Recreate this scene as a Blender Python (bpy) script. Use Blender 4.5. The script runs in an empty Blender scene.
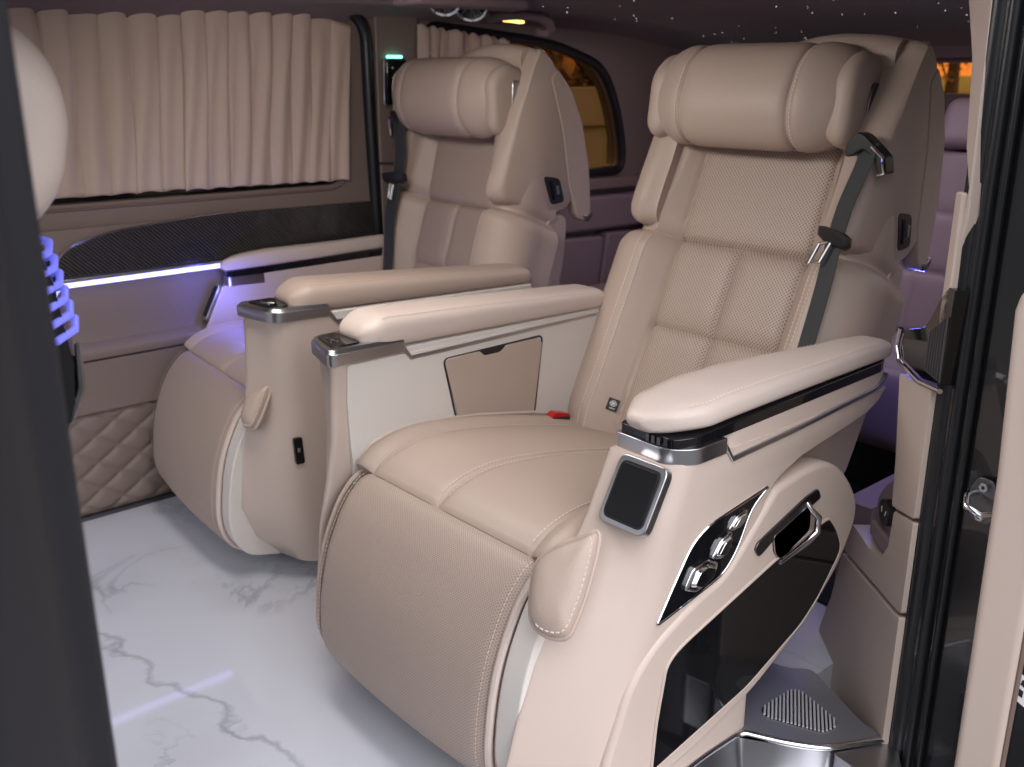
import bpy, bmesh, math, random
from mathutils import Vector, Matrix
R = math.radians
random.seed(7)
COL = bpy.context.scene.collection
sc = bpy.context.scene

# ------------------------------------------------------------------ materials
def mat(name, col, rough=.5, metal=0., bump=None, spec=.5, coat=0., emit=None, estr=0., sheen=0.):
    m = bpy.data.materials.new(name); m.use_nodes = True
    n = m.node_tree.nodes; l = m.node_tree.links; b = n['Principled BSDF']
    b.inputs['Base Color'].default_value = (*col, 1); b.inputs['Roughness'].default_value = rough
    b.inputs['Metallic'].default_value = metal; b.inputs['Specular IOR Level'].default_value = spec
    b.inputs['Coat Weight'].default_value = coat; b.inputs['Sheen Weight'].default_value = sheen
    if emit: b.inputs['Emission Color'].default_value = (*emit, 1); b.inputs['Emission Strength'].default_value = estr
    if bump:
        kind, scale, stren = bump
        tc = n.new('ShaderNodeTexCoord')
        t = n.new('ShaderNodeTexVoronoi' if kind == 'v' else 'ShaderNodeTexNoise'); t.inputs['Scale'].default_value = scale
        l.new(tc.outputs['Object'], t.inputs['Vector'])
        bp = n.new('ShaderNodeBump'); bp.inputs['Strength'].default_value = stren; bp.inputs['Distance'].default_value = .002
        l.new(t.outputs['Distance' if kind == 'v' else 'Fac'], bp.inputs['Height']); l.new(bp.outputs['Normal'], b.inputs['Normal'])
    return m

def math_node(nt, op, a, b=None, c=None):
    n = nt.nodes.new('ShaderNodeMath'); n.operation = op
    for i, v in enumerate((a, b, c)):
        if v is None: continue
        if isinstance(v, (int, float)): n.inputs[i].default_value = v
        else: nt.links.new(v, n.inputs[i])
    return n.outputs[0]

def perforated(name, col, hole, pitch, rad, rough=.5):
    m = mat(name, col, rough); nt = m.node_tree; b = nt.nodes['Principled BSDF']
    uv = nt.nodes.new('ShaderNodeUVMap'); sp = nt.nodes.new('ShaderNodeSeparateXYZ'); nt.links.new(uv.outputs[0], sp.inputs[0])
    u, v = sp.outputs[0], sp.outputs[1]
    def cell(off):
        a = math_node(nt, 'SUBTRACT', math_node(nt, 'FRACT', math_node(nt, 'MULTIPLY_ADD', u, 1/pitch, off+50)), .5)
        c = math_node(nt, 'SUBTRACT', math_node(nt, 'FRACT', math_node(nt, 'MULTIPLY_ADD', v, 1/pitch, off+50)), .5)
        return math_node(nt, 'SQRT', math_node(nt, 'ADD', math_node(nt, 'MULTIPLY', a, a), math_node(nt, 'MULTIPLY', c, c)))
    d = math_node(nt, 'MINIMUM', cell(0), cell(.5))
    mask = math_node(nt, 'LESS_THAN', d, rad)
    mx = nt.nodes.new('ShaderNodeMix'); mx.data_type = 'RGBA'
    nt.links.new(mask, mx.inputs['Factor']); mx.inputs['A'].default_value = (*col, 1); mx.inputs['B'].default_value = (*hole, 1)
    nt.links.new(mx.outputs['Result'], b.inputs['Base Color'])
    bp = nt.nodes.new('ShaderNodeBump'); bp.inputs['Strength'].default_value = .5; bp.inputs['Distance'].default_value = .002; bp.invert = True
    nt.links.new(mask, bp.inputs['Height']); nt.links.new(bp.outputs['Normal'], b.inputs['Normal'])
    return m

LEA = (.44, .345, .288)
M = {}
M['leather'] = mat('beige_leather', LEA, .46, bump=('v', 420, .12), spec=.4)
M['perf'] = perforated('perforated_leather', LEA, (.17, .12, .095), .0075, .19)
M['perf_fine'] = perforated('fine_perforated_leather', (.43, .338, .282), (.28, .215, .178), .0052, .2)
M['seam'] = mat('seam_leather', (.16, .11, .09), .7)
M['cream'] = mat('cream_leather', (.58, .485, .43), .42, bump=('v', 420, .12), spec=.4)
M['body'] = mat('beige_coated_shell', (.52, .425, .365), .45, spec=.4)
M['white'] = mat('off_white_panel', (.64, .60, .55), .5, bump=('n', 300, .1))
M['thread'] = mat('stitch_thread', (.70, .58, .50), .7)
M['silver'] = mat('satin_silver', (.50, .50, .52), .28, 1.)
M['step'] = mat('dark_satin_metal', (.22, .22, .24), .38, .55)
M['slat'] = mat('bright_grille', (.62, .62, .64), .4, .4)
M['chrome'] = mat('chrome', (.75, .75, .77), .1, 1.)
M['gun'] = mat('dark_metal', (.14, .14, .15), .3, 1.)
M['black'] = mat('black_plastic', (.012, .012, .013), .45)
M['gloss'] = mat('black_gloss', (.006, .006, .007), .06, spec=.5)
M['belt'] = mat('belt_webbing', (.013, .016, .018), .6, bump=('n', 700, .4), sheen=.3)
M['screen'] = mat('soft_black_screen', (.006, .006, .007), .34, spec=.35)
M['dark_sheet'] = mat('black_floor_sheet', (.012, .011, .013), .95, bump=('n', 400, .6))
M['rubber'] = mat('black_rubber', (.009, .010, .012), .38)
M['red'] = mat('red_plastic', (.5, .01, .01), .35)
M['trim'] = mat('taupe_trim', (.20, .152, .132), .5, bump=('v', 380, .1))
M['trim_dark'] = mat('mauve_trim', (.23, .17, .18), .55, bump=('v', 380, .1))
M['headliner'] = mat('mauve_headliner', (.125, .08, .085), .85, bump=('n', 500, .3), sheen=.2)
M['curtain'] = mat('curtain_fabric', (.52, .40, .325), .75, bump=('n', 260, .25), sheen=.4)
M['bench'] = mat('mauve_leather', (.27, .205, .225), .5, bump=('v', 380, .1))
M['led'] = mat('led_blue', (.8, .8, 1.), .4, emit=(.38, .40, 1.), estr=3.)
M['blue_glow'] = mat('soft_blue_glow', (.2, .2, .6), .3, emit=(.16, .18, 1.), estr=.6)  # glow of the LED return, also painted on the front ribs
M['star'] = mat('star_light', (1, 1, 1), .4, emit=(.9, .85, 1.), estr=2.2)
M['lamp'] = mat('warm_lamp', (1, .8, .5), .4, emit=(1., .5, .12), estr=3.5)
M['teal'] = mat('teal_light', (.3, 1, .8), .4, emit=(.25, 1., .75), estr=2.5)
M['whiteprint'] = mat('white_print', (.75, .75, .75), .5)
M['wood'] = mat('weathered_wood', (.13, .10, .06), .8, bump=('n', 40, .5))
M['grey_door'] = mat('black_paint', (.008, .008, .009), .25, coat=.5)
M['pillar'] = mat('charcoal_plastic', (.013, .0135, .017), .6, spec=.22)

def carbon():
    m = mat('carbon_weave', (.012, .012, .013), .22, coat=.6); nt = m.node_tree; b = nt.nodes['Principled BSDF']
    tc = nt.nodes.new('ShaderNodeTexCoord'); w = nt.nodes.new('ShaderNodeTexWave'); w.inputs['Scale'].default_value = 60; w.bands_direction = 'DIAGONAL'
    nt.links.new(tc.outputs['Object'], w.inputs['Vector'])
    r = nt.nodes.new('ShaderNodeValToRGB'); r.color_ramp.elements[0].color = (.005, .005, .005, 1); r.color_ramp.elements[1].color = (.055, .052, .05, 1)
    nt.links.new(w.outputs['Fac'], r.inputs[0]); nt.links.new(r.outputs[0], b.inputs['Base Color'])
    return m
M['carbon'] = carbon()

VEIN = -.873
def marble():
    m = mat('white_marble', (.6, .6, .63), .07, coat=.2); nt = m.node_tree; b = nt.nodes['Principled BSDF']
    tc = nt.nodes.new('ShaderNodeTexCoord')
    n1 = nt.nodes.new('ShaderNodeTexNoise'); n1.inputs['Scale'].default_value = 2.6; n1.inputs['Detail'].default_value = 9; n1.inputs['Roughness'].default_value = .62; n1.inputs['Distortion'].default_value = .9
    nt.links.new(tc.outputs['Object'], n1.inputs['Vector'])
    v = math_node(nt, 'ABSOLUTE', math_node(nt, 'SUBTRACT', n1.outputs['Fac'], .5))
    n2 = nt.nodes.new('ShaderNodeTexNoise'); n2.inputs['Scale'].default_value = 2.2; n2.inputs['Detail'].default_value = 3
    mp = nt.nodes.new('ShaderNodeMapping'); mp.inputs['Location'].default_value = (3.1, 1.7, 0); nt.links.new(tc.outputs['Object'], mp.inputs[0]); nt.links.new(mp.outputs[0], n2.inputs['Vector'])
    r1 = nt.nodes.new('ShaderNodeValToRGB'); e = r1.color_ramp.elements; e[0].position = 0; e[0].color = (1, 1, 1, 1); e[1].position = .022; e[1].color = (0, 0, 0, 1)
    nt.links.new(v, r1.inputs[0])
    r2 = nt.nodes.new('ShaderNodeValToRGB'); e = r2.color_ramp.elements; e[0].position = .47; e[0].color = (0, 0, 0, 1); e[1].position = .66; e[1].color = (1, 1, 1, 1)
    nt.links.new(n2.outputs['Fac'], r2.inputs[0])
    k = math_node(nt, 'MULTIPLY', r1.outputs[0], r2.outputs[0])
    cl = math_node(nt, 'MULTIPLY', r2.outputs[0], .22)
    k = math_node(nt, 'MINIMUM', math_node(nt, 'MULTIPLY_ADD', k, .5, cl), 1)
    # one long dark vein wandering across the slab
    sp = nt.nodes.new('ShaderNodeSeparateXYZ'); nt.links.new(tc.outputs['Object'], sp.inputs[0])
    n3 = nt.nodes.new('ShaderNodeTexNoise'); n3.inputs['Scale'].default_value = 9; n3.inputs['Detail'].default_value = 6; nt.links.new(tc.outputs['Object'], n3.inputs['Vector'])
    ax = math_node(nt, 'ADD', math_node(nt, 'MULTIPLY', sp.outputs[1], .195), sp.outputs[0])
    dd = math_node(nt, 'ABSOLUTE', math_node(nt, 'ADD', math_node(nt, 'ADD', ax, VEIN), math_node(nt, 'MULTIPLY', math_node(nt, 'SUBTRACT', n3.outputs['Fac'], .5), .16)))
    vm = nt.nodes.new('ShaderNodeMapRange'); vm.inputs['From Min'].default_value = .012; vm.inputs['From Max'].default_value = .0; nt.links.new(dd, vm.inputs['Value'])
    k = math_node(nt, 'MINIMUM', math_node(nt, 'ADD', k, math_node(nt, 'MULTIPLY', vm.outputs[0], math_node(nt, 'MULTIPLY', n2.outputs['Fac'], 1.1))), 1)
    mx = nt.nodes.new('ShaderNodeMix'); mx.data_type = 'RGBA'; nt.links.new(k, mx.inputs['Factor'])
    mx.inputs['A'].default_value = (.57, .59, .65, 1); mx.inputs['B'].default_value = (.20, .21, .24, 1)
    nt.links.new(mx.outputs['Result'], b.inputs['Base Color'])
    return m
M['marble'] = marble()

def glass(name='tinted_glass', tint=(.60, .47, .31)):
    m = bpy.data.materials.new(name); m.use_nodes = True; nt = m.node_tree
    nt.nodes.remove(nt.nodes['Principled BSDF']); out = nt.nodes['Material Output']
    t = nt.nodes.new('ShaderNodeBsdfTransparent'); t.inputs[0].default_value = (*tint, 1)
    g = nt.nodes.new('ShaderNodeBsdfGlossy'); g.inputs['Roughness'].default_value = .03
    mx = nt.nodes.new('ShaderNodeMixShader'); mx.inputs[0].default_value = .04
    nt.links.new(t.outputs[0], mx.inputs[1]); nt.links.new(g.outputs[0], mx.inputs[2]); nt.links.new(mx.outputs[0], out.inputs[0])
    return m
M['glass'] = glass(); M['grey_glass'] = glass('grey_glass', (.62, .62, .64))

def leafmat():
    m = mat('autumn_leaves', (.3, .15, .03), .6); nt = m.node_tree; b = nt.nodes['Principled BSDF']
    tc = nt.nodes.new('ShaderNodeTexCoord'); n = nt.nodes.new('ShaderNodeTexNoise'); n.inputs['Scale'].default_value = 3
    nt.links.new(tc.outputs['Object'], n.inputs['Vector'])
    r = nt.nodes.new('ShaderNodeValToRGB'); e = r.color_ramp.elements; e[0].position = .35; e[0].color = (.05, .06, .015, 1); e[1].position = .65; e[1].color = (.45, .17, .03, 1)
    nt.links.new(n.outputs['Fac'], r.inputs[0]); nt.links.new(r.outputs[0], b.inputs['Base Color'])
    return m
M['leaf'] = leafmat()
M['bark'] = mat('bark', (.08, .05, .03), .9)
M['ground'] = mat('outdoor_ground', (.07, .07, .068), .9)
M['grass'] = mat('dry_lawn', (.26, .22, .05), .9)

# ------------------------------------------------------------------ mesh helpers
class MB:
    def __init__(s): s.v = []; s.f = []; s.m = []; s.uv = {}
    def add(s, vs, fs, mi=0, uvs=None):
        b = len(s.v); s.v += [tuple(v) for v in vs]
        for k, f in enumerate(fs):
            s.f.append(tuple(b+i for i in f)); s.m.append(mi[k] if isinstance(mi, list) else mi)
        if uvs:
            for i, u in enumerate(uvs): s.uv[b+i] = u
    def box(s, x0, x1, y0, y1, z0, z1, mi=0):
        s.add([(x, y, z) for x in (x0, x1) for y in (y0, y1) for z in (z0, z1)],
              [(0, 1, 3, 2), (4, 6, 7, 5), (0, 4, 5, 1), (2, 3, 7, 6), (0, 2, 6, 4), (1, 5, 7, 3)], mi)
    def loft(s, rings, mi=0, cap=True):
        n = len(rings[0]); vs = [p for r in rings for p in r]; fs = []
        for i in range(len(rings)-1):
            for j in range(n): fs.append((i*n+j, i*n+(j+1) % n, (i+1)*n+(j+1) % n, (i+1)*n+j))
        if cap: fs += [tuple(range(n))[::-1], tuple((len(rings)-1)*n+j for j in range(n))]
        s.add(vs, fs, mi)
    def prism(s, pts, fn, c0, c1, mi=0):
        s.loft([[fn(a, b, c0) for a, b in pts], [fn(a, b, c1) for a, b in pts]], mi)
    def tube(s, pts, r, n=8, mi=0, closed=False, flat=1.):
        pts = [Vector(p) for p in pts]; rings = []; N = len(pts); up = None
        for i, p in enumerate(pts):
            a = pts[(i-1) % N] if closed else pts[max(i-1, 0)]; b = pts[(i+1) % N] if closed else pts[min(i+1, N-1)]
            t = (b-a).normalized()
            if up is None: up = Vector((0, 0, 1)) if abs(t.z) < .9 else Vector((1, 0, 0))
            e1 = (up - t*up.dot(t)).normalized(); e2 = t.cross(e1); up = e1
            rr = r[i] if isinstance(r, (list, tuple)) else r
            rings.append([p + (e1*math.cos(2*math.pi*k/n)*flat + e2*math.sin(2*math.pi*k/n))*rr for k in range(n)])
        if closed: rings.append(rings[0])
        s.loft(rings, mi, cap=not closed)
    def stitch(s, pts, nrm=None, mi=1, ln=.0055, gap=.0025, w=.0011):
        """dashes of thread along a polyline that lies on a surface"""
        pts = [Vector(p) for p in pts]; acc = 0.; segs = []
        cum = [0.]
        for a, b in zip(pts, pts[1:]): cum.append(cum[-1]+(b-a).length)
        def at(d):
            for i in range(len(cum)-1):
                if d <= cum[i+1]: return pts[i].lerp(pts[i+1], (d-cum[i])/max(cum[i+1]-cum[i], 1e-9)), i
            return pts[-1], len(pts)-2
        d = 0.
        while d+ln < cum[-1]:
            a, i = at(d); b, j = at(d+ln)
            nn = Vector(nrm[i]) if nrm else Vector((0, 0, 1))
            t = (b-a).normalized(); sd = t.cross(nn)
            sd = sd.normalized() if sd.length > 1e-6 else Vector((0, 1, 0))
            h = nn.normalized()*w*.9
            m = (a+b)/2 + h
            vs = [a+sd*w, a-sd*w, m+sd*w*.8, m-sd*w*.8, b+sd*w, b-sd*w]
            s.add(vs, [(0, 1, 3, 2), (2, 3, 5, 4)], mi)
            d += ln+gap
    def build(s, name, mats, parent=None, smooth=40, bevel=0, seg=3, solid=0, subsurf=0):
        me = bpy.data.meshes.new(name); me.from_pydata(s.v, [], s.f)
        mats = mats if isinstance(mats, (list, tuple)) else [mats]
        for m in mats: me.materials.append(M[m] if isinstance(m, str) else m)
        for p, mi in zip(me.polygons, s.m): p.material_index = mi
        if s.uv:
            ul = me.uv_layers.new(name='UVMap')
            for lp in me.loops: ul.data[lp.index].uv = s.uv.get(lp.vertex_index, (0, 0))
        bm = bmesh.new(); bm.from_mesh(me); bmesh.ops.recalc_face_normals(bm, faces=bm.faces); bm.to_mesh(me); bm.free()
        me.shade_smooth()
        if smooth < 180: me.set_sharp_from_angle(angle=R(smooth))
        o = bpy.data.objects.new(name, me); COL.objects.link(o); o.parent = parent
        if solid:
            md = o.modifiers.new('thick', 'SOLIDIFY'); md.thickness = solid; md.offset = 0
        if bevel:
            md = o.modifiers.new('edge', 'BEVEL'); md.width = bevel; md.segments = seg; md.limit_method = 'ANGLE'; md.angle_limit = R(35); md.harden_normals = True
        if subsurf:
            md = o.modifiers.new('sub', 'SUBSURF'); md.levels = md.render_levels = subsurf
        return o

def empty(name, label, cat, loc=(0, 0, 0), rz=0, group=None):
    o = bpy.data.objects.new(name, None); COL.objects.link(o); o.location = loc; o.rotation_euler = (0, 0, rz); o.empty_display_size = .1
    tag(o, label, cat, group); return o
def tag(o, label, cat, group=None):
    o['label'] = label; o['category'] = cat
    if group: o['group'] = group
    return o
def struct(o, label=None, cat=None):
    o['kind'] = 'structure'
    if label: o['label'] = label
    if cat: o['category'] = cat
    return o

def rp(pts, r, n=5):
    """polygon with rounded corners; r one radius or one per corner"""
    out = []; N = len(pts)
    for i in range(N):
        p = Vector(pts[i]); a = Vector(pts[i-1]); b = Vector(pts[(i+1) % N]); rr = r[i] if isinstance(r, (list, tuple)) else r
        if rr <= 0: out.append(tuple(p)); continue
        da, db = (a-p), (b-p); k = min(rr, da.length*.48, db.length*.48)
        A = p+da.normalized()*k; B = p+db.normalized()*k
        for j in range(n+1):
            t = j/n; out.append(tuple(A*(1-t)**2+p*2*t*(1-t)+B*t*t))
    return out
def spline(pts, n):
    """Catmull-Rom through the points, resampled evenly to n+1 points"""
    P = [Vector(p) for p in pts]; P = [P[0]*2-P[1]]+P+[P[-1]*2-P[-2]]; d = []
    for i in range(1, len(P)-2):
        a, b, c, e = P[i-1:i+3]
        for j in range(16):
            t = j/16; d.append(.5*((2*b)+(c-a)*t+(2*a-5*b+4*c-e)*t*t+(3*b-a-3*c+e)*t**3))
    d.append(P[-2]); cum = [0.]
    for a, b in zip(d, d[1:]): cum.append(cum[-1]+(b-a).length)
    out = []; k = 0
    for i in range(n+1):
        t = cum[-1]*i/n
        while k < len(cum)-2 and cum[k+1] < t: k += 1
        out.append(d[k].lerp(d[k+1], (t-cum[k])/max(cum[k+1]-cum[k], 1e-9)))
    return out, cum[-1]
def interp(tab, x):
    if x <= tab[0][0]: return tab[0][1]
    for (a, va), (b, vb) in zip(tab, tab[1:]):
        if x <= b: return va+(vb-va)*(x-a)/(b-a)
    return tab[-1][1]
def sst(a, b, x):
    t = min(1, max(0, (x-a)/(b-a))); return t*t*(3-2*t)
def groove(d, g=.006, s=.0035, g2=.006, s2=.02):
    return -g*math.exp(-(d/s)**2)-g2*math.exp(-(d/s2)**2)

class Sweep:
    """an upholstered slab: a profile path in x-z swept across y with rounded sides, puffed panels and seam grooves"""
    def __init__(s, path, W, r, D, disp, er=(.03, .03), nrow=120, ncol=90, X=lambda x, v, z: (x, v, z)):
        s.P, s.L = spline(path, nrow); s.W, s.r, s.D, s.disp, s.er, s.nrow, s.ncol, s.X = W, r, D, disp, er, nrow, ncol, X
    def frame(s, t):
        f = max(0., min(t*s.nrow, s.nrow-1e-6)); i = int(f); p = s.P[i].lerp(s.P[i+1], f-i)
        def tan(k):
            a = s.P[max(k-1, 0)]; b = s.P[min(k+1, s.nrow)]; return (b-a).normalized()
        T = tan(i).lerp(tan(i+1), f-i).normalized(); return p, Vector((-T.y, T.x))
    def drop(s, t):
        d = t*s.L; e0, e1 = s.er; q = 0.
        if d < e0: q = e0-math.sqrt(max(0, e0*e0-(e0-d)**2))
        d = s.L-d
        if d < e1: q = max(q, e1-math.sqrt(max(0, e1*e1-(e1-d)**2)))
        return q
    def pt(s, w, h, nw, nh, t, dd):
        p, N = s.frame(t); q = s.drop(t)
        h2 = h+dd*nh-q; w2 = w+dd*nw - (q*.8 if w > 0 else -q*.8)*abs(nw)
        return s.X(p.x+N.x*h2, w2, p.y+N.y*h2)
    def top(s, w, t, lift=0.):
        return Vector(s.pt(w, 0, 0, 1, t, s.disp(w, t*s.L, t)+lift)), None
    def cols(s, t):
        W = s.W(t) if callable(s.W) else s.W; r = s.r; D = s.D(t) if callable(s.D) else s.D; c = []; k = 8
        for j in range(5): c.append((-W, -D+(D-r)*j/5, -1, 0, -W-(D-r)*(1-j/5)))
        for j in range(k):
            a = math.pi/2*j/k; c.append((-(W-r)-r*math.cos(a), -r+r*math.sin(a), -math.cos(a), math.sin(a), -(W-r)-r*(math.pi/2-a)*.64))
        for j in range(s.ncol+1): c.append((-(W-r)+2*(W-r)*j/s.ncol, 0, 0, 1, -(W-r)+2*(W-r)*j/s.ncol))
        for j in range(1, k+1):
            a = math.pi/2*j/k; c.append(((W-r)+r*math.sin(a), -r+r*math.cos(a), math.sin(a), math.cos(a), (W-r)+r*a*.64))
        for j in range(1, 6): c.append((W, -r-(D-r)*j/5, 1, 0, W+(D-r)*j/5))
        return c
    def mesh(s, mb, matfn=None):
        rings = []; uvs = []; ww = []
        for i in range(s.nrow+1):
            t = i/s.nrow; cs = s.cols(t); rings.append([s.pt(w, h, nw, nh, t, s.disp(wa, t*s.L, t)) for w, h, nw, nh, wa in cs])
            uvs += [(wa, t*s.L) for *_, wa in cs]; ww.append([c[4] for c in cs])
        n = len(rings[0]); vs = [p for r in rings for p in r]; fs = []; mi = []
        for i in range(s.nrow):
            for j in range(n):
                fs.append((i*n+j, i*n+(j+1) % n, (i+1)*n+(j+1) % n, (i+1)*n+j))
                mi.append(matfn((ww[i][j]+ww[i][(j+1) % n])/2, (i+.5)/s.nrow*s.L) if matfn and j < n-1 else 0)
        fs += [tuple(range(n))[::-1], tuple(s.nrow*n+j for j in range(n))]; mi += [0, 0]
        mb.add(vs, fs, mi, uvs)
    def line(s, mb, wf, t0, t1, n=60, mi=1, lift=.0008, **k):
        ts = [t0+(t1-t0)*i/n for i in range(n+1)]; pts = []; nr = []
        for t in ts:
            w = wf(t) if callable(wf) else wf; a, _ = s.top(w, t, lift); b, _ = s.top(w, t, lift+.01); pts.append(a); nr.append(b-a)
        mb.stitch(pts, nr, mi, **k)
    def cross(s, mb, t, w0, w1, n=40, mi=1, lift=.0008, **k):
        pts = []; nr = []
        for i in range(n+1):
            w = w0+(w1-w0)*i/n; tt = t(w) if callable(t) else t; a, _ = s.top(w, tt, lift); b, _ = s.top(w, tt, lift+.01); pts.append(a); nr.append(b-a)
        mb.stitch(pts, nr, mi, **k)

# ------------------------------------------------------------------ the captain seats
def make_seat(m, cy, dx, yaw, label, rec=0.):
    BELT = [(1.612, -.258, .965), (1.600, -.254, .925), (1.580, -.240, .856), (1.551, -.241, .785), (1.524, -.245, .717), (1.485, -.243, .606), (1.44, -.238, .50), (1.42, -.235, .42)]; GV = -.242
    if m < 0: BELT = [(x_, v_+.045, z_) for x_, v_, z_ in BELT]; GV += .045
    root = empty('captain_seat', label, 'seat', (1.15+dx, cy, 0), yaw, 'captain seats')
    def T(x, v, z):                                 # v: towards the aisle console
        if rec and x > 1.36 and z > .35: x -= rec*(z-.35)*sst(1.36, 1.60, x+.35*max(0, z-.45)) if not arm[0] else 0   # more upright backrest
        if m < 0 and v < -.24 and arm[0]: x += .015; z -= .016
        if m < 0 and v < -.24: v = -.24+(v+.24)*.33     # slimmer arm on the door side
        return (x-1.15, m*v, z)
    arm = [False]
    V = lambda y: y-1.155
    XZ = lambda a, b, c: T(a, c, b)
    def part(mb, name, mats, parent=root, **k): return mb.build(name, mats, parent, **k)

    # ---- backrest
    path = [(1.405, .30), (1.435, .38), (1.475, .46), (1.53, .575), (1.61, .745), (1.66, .86), (1.70, .96), (1.735, 1.06)]
    tmp, Ls = spline(path, 200); zs = [(p.y, i/200) for i, p in enumerate(tmp)]
    tz = lambda z: interp(zs, z)
    tA, tB = tz(.752), tz(.583)
    cw = lambda s_: .152
    def disp(w, s_, t):
        a = abs(w); S = s_; d = 0.
        bol = .052 if t < tA else .040
        bol *= sst(0, .25, t+.12)
        d += bol*sst(.145, .215, a) - .012*sst(.22, .30, a)*(1 if t < tA else .6)
        d += groove(a-.152, .006, .004, .004, .014)
        if a < .152: d += groove((t-tB)*Ls, .006, .004, .006, .02) if t < tA else 0
        if t < tA-.004: d += groove(w, .006, .005, .006, .02)
        d += groove((t-tA)*Ls, .010, .005, .014 if a > .152 else .006, .02)
        d += groove(a-.205, .002, .003, 0, 1)
        return d
    Wb = lambda t: interp([(0, .235), (.18, .262), (tA, .266), (tA+.012, .240), (.8, .225), (1, .22)], t)
    sw = Sweep(path, Wb, .045, .12, disp, (.03, .03), 190, 110, T)
    mb = MB(); sw.mesh(mb, lambda w, s_: 2 if abs(w) < .15 else 0)
    for sg in (-1, 1):
        for o_ in (.198, .212): sw.line(mb, sg*o_, .03, tA-.012, 90); sw.line(mb, sg*o_, tA+.012, .96, 60)
    part(mb, 'backrest', ['leather', 'thread', 'perf'])
    # care tag on the aisle-side bolster
    mb = MB(); a, _ = sw.top(.158, tz(.425), .0012); b, _ = sw.top(.174, tz(.425), .0012); c, _ = sw.top(.158, tz(.402), .0012); d = b+c-a
    nn = (c-a).cross(b-a).normalized()
    if nn.x > 0: nn = -nn
    n2 = nn*.002; mb.add([a, b, d, c, a+n2, b+n2, d+n2, c+n2], [(0, 1, 2, 3), (4, 5, 6, 7), (0, 1, 5, 4), (1, 2, 6, 5), (2, 3, 7, 6), (3, 0, 4, 7)], 0)
    q = lambda u, v_: a+n2*1.2+(b-a)*u+(c-a)*v_
    for k in range(6):
        an = k*math.pi/3; mb.tube([q(.5, .4), q(.5+.26*math.cos(an), .4+.2*math.sin(an))], .0011, 5, 1)
    mb.tube([q(.5+.3*math.cos(x*.524), .4+.23*math.sin(x*.524)) for x in range(12)], .0006, 5, 1, closed=True)
    for k in range(4): mb.tube([q(.25+k*.14, .75), q(.30+k*.14, .86)], .0009, 5, 1)
    part(mb, 'care_tag', ['black', 'whiteprint'])

    # ---- wing shell around the headrest
    mb = MB()
    prof = [(1.552, .785), (1.592, .865), (1.662, .995), (1.722, 1.095), (1.765, 1.152), (1.81, 1.105), (1.838, 1.01), (1.84, .90), (1.815, .765), (1.765, .735), (1.70, .738)]
    prof = rp(prof, .05, 5)
    def wing(v0, v1, inn):
        # section grows out with fillets towards both faces
        cx, cz = 1.735, .93; rings = []
        steps = [(0, .985), (.14, .998), (.28, 1.), (.45, .992), (.62, .97), (.76, .94), (.88, .90), (.96, .86), (1, .81)]
        for u, k in steps:
            ring = []
            for x, z in prof:
                kf = k if z > .99 or x > 1.72 else min(k, .865+.13*sst(0, .50, u)+.13*sst(.93, .99, z))
                zz = cz+(z-cz)*(k*.35+.65); zz -= (zz-.93)*.26*(m*inn > 0)*sst(.93, 1.0, zz); va = v0-inn*.035*sst(1.03, 1.09, z); ring.append(T(cx+(x-cx)*kf, va+(v1-va)*u, zz))
            rings.append(ring)
        return rings
    for sg in (-1, 1): mb.loft(wing(sg*.195, sg*.270, sg))
    # rear shell across the back with a crowned top edge
    rings = []
    for i in range(25):
        u = i/24*2-1; v = u*.225; k = math.sqrt(max(0, 1-abs(u)**4*.35)); dz = .060*sst(-.55, 1.0, u*m)
        ring = rp([(1.72, .45), (1.775, .74), (1.80, .95), (1.775, 1.080+.056*k), (1.735, 1.094+.062*k), (1.705, 1.080+.056*k), (1.70, .95), (1.63, .70), (1.55, .45)], .025, 4)
        rings.append([T(x+.02*u*u, v, z-dz*sst(.90, 1.05, z)) for x, z in ring])
    mb.loft(rings)
    front = [(1.64, .757), (1.578, .792), (1.602, .865), (1.670, .995), (1.730, 1.095), (1.766, 1.14), (1.80, 1.10)]
    fr_, _ = spline(front, 90)
    for sg in (-1, 1):     # twin stitch lines round the wing's outer edge
        for ku, uv in ((.932, .80), (.90, .89)):
            mb.stitch([T(1.735+(p.x-1.735)*ku*1.012, sg*(.195+.075*uv+.0012), .93+(p.y-.93)*(ku*.35+.65)*1.004) for p in fr_], [Vector((-.6, sg*m*.8, .1))]*len(fr_), 1)
    part(mb, 'wing_shell', ['leather', 'thread'])
    # outer trim flap at the rear of each wing with a chrome foot, and the belt slot
    for sg in (-1, 1):
        mb = MB(); fl = rp([(1.772, 1.07), (1.80, 1.095), (1.838, 1.04), (1.862, .96), (1.868, .85), (1.858, .745), (1.838, .712), (1.81, .725), (1.79, .80), (1.79, .95)], .014, 4)
        mb.prism(fl, XZ, sg*.236, sg*.272)
        fo = part(mb, 'rear_flap', ['leather'], bevel=.008)
        mb = MB(); mb.prism(rp([(1.822, .733), (1.838, .712), (1.858, .728), (1.856, .742), (1.838, .728)], .005, 3), XZ, sg*.234, sg*.275)
        part(mb, 'flap_clip', ['chrome'], fo, bevel=.002)
        mb = MB(); mb.prism(rp([(1.715, .838), (1.765, .83), (1.772, .77), (1.728, .765)], .012, 4), XZ, sg*.258, sg*.2715)
        mb.prism(rp([(1.73, .825), (1.738, .825), (1.742, .778), (1.735, .778)], .002, 3), XZ, sg*.26, sg*.2735, 1); mb.prism(rp([(1.75, .812), (1.757, .812), (1.757, .79), (1.75, .79)], .002, 3), XZ, sg*.26, sg*.2745, 2)
        part(mb, 'adjuster_slot', ['black', 'gloss', 'silver'], bevel=.002)

    # ---- headrest
    A = math.atan2(.075, .2); ca, sa = math.cos(A), math.sin(A); hc = Vector((1.652, 1.040 if m > 0 else 1.024)); HW, HO = (.221, .026) if m > 0 else (.243, -.020)
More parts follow.
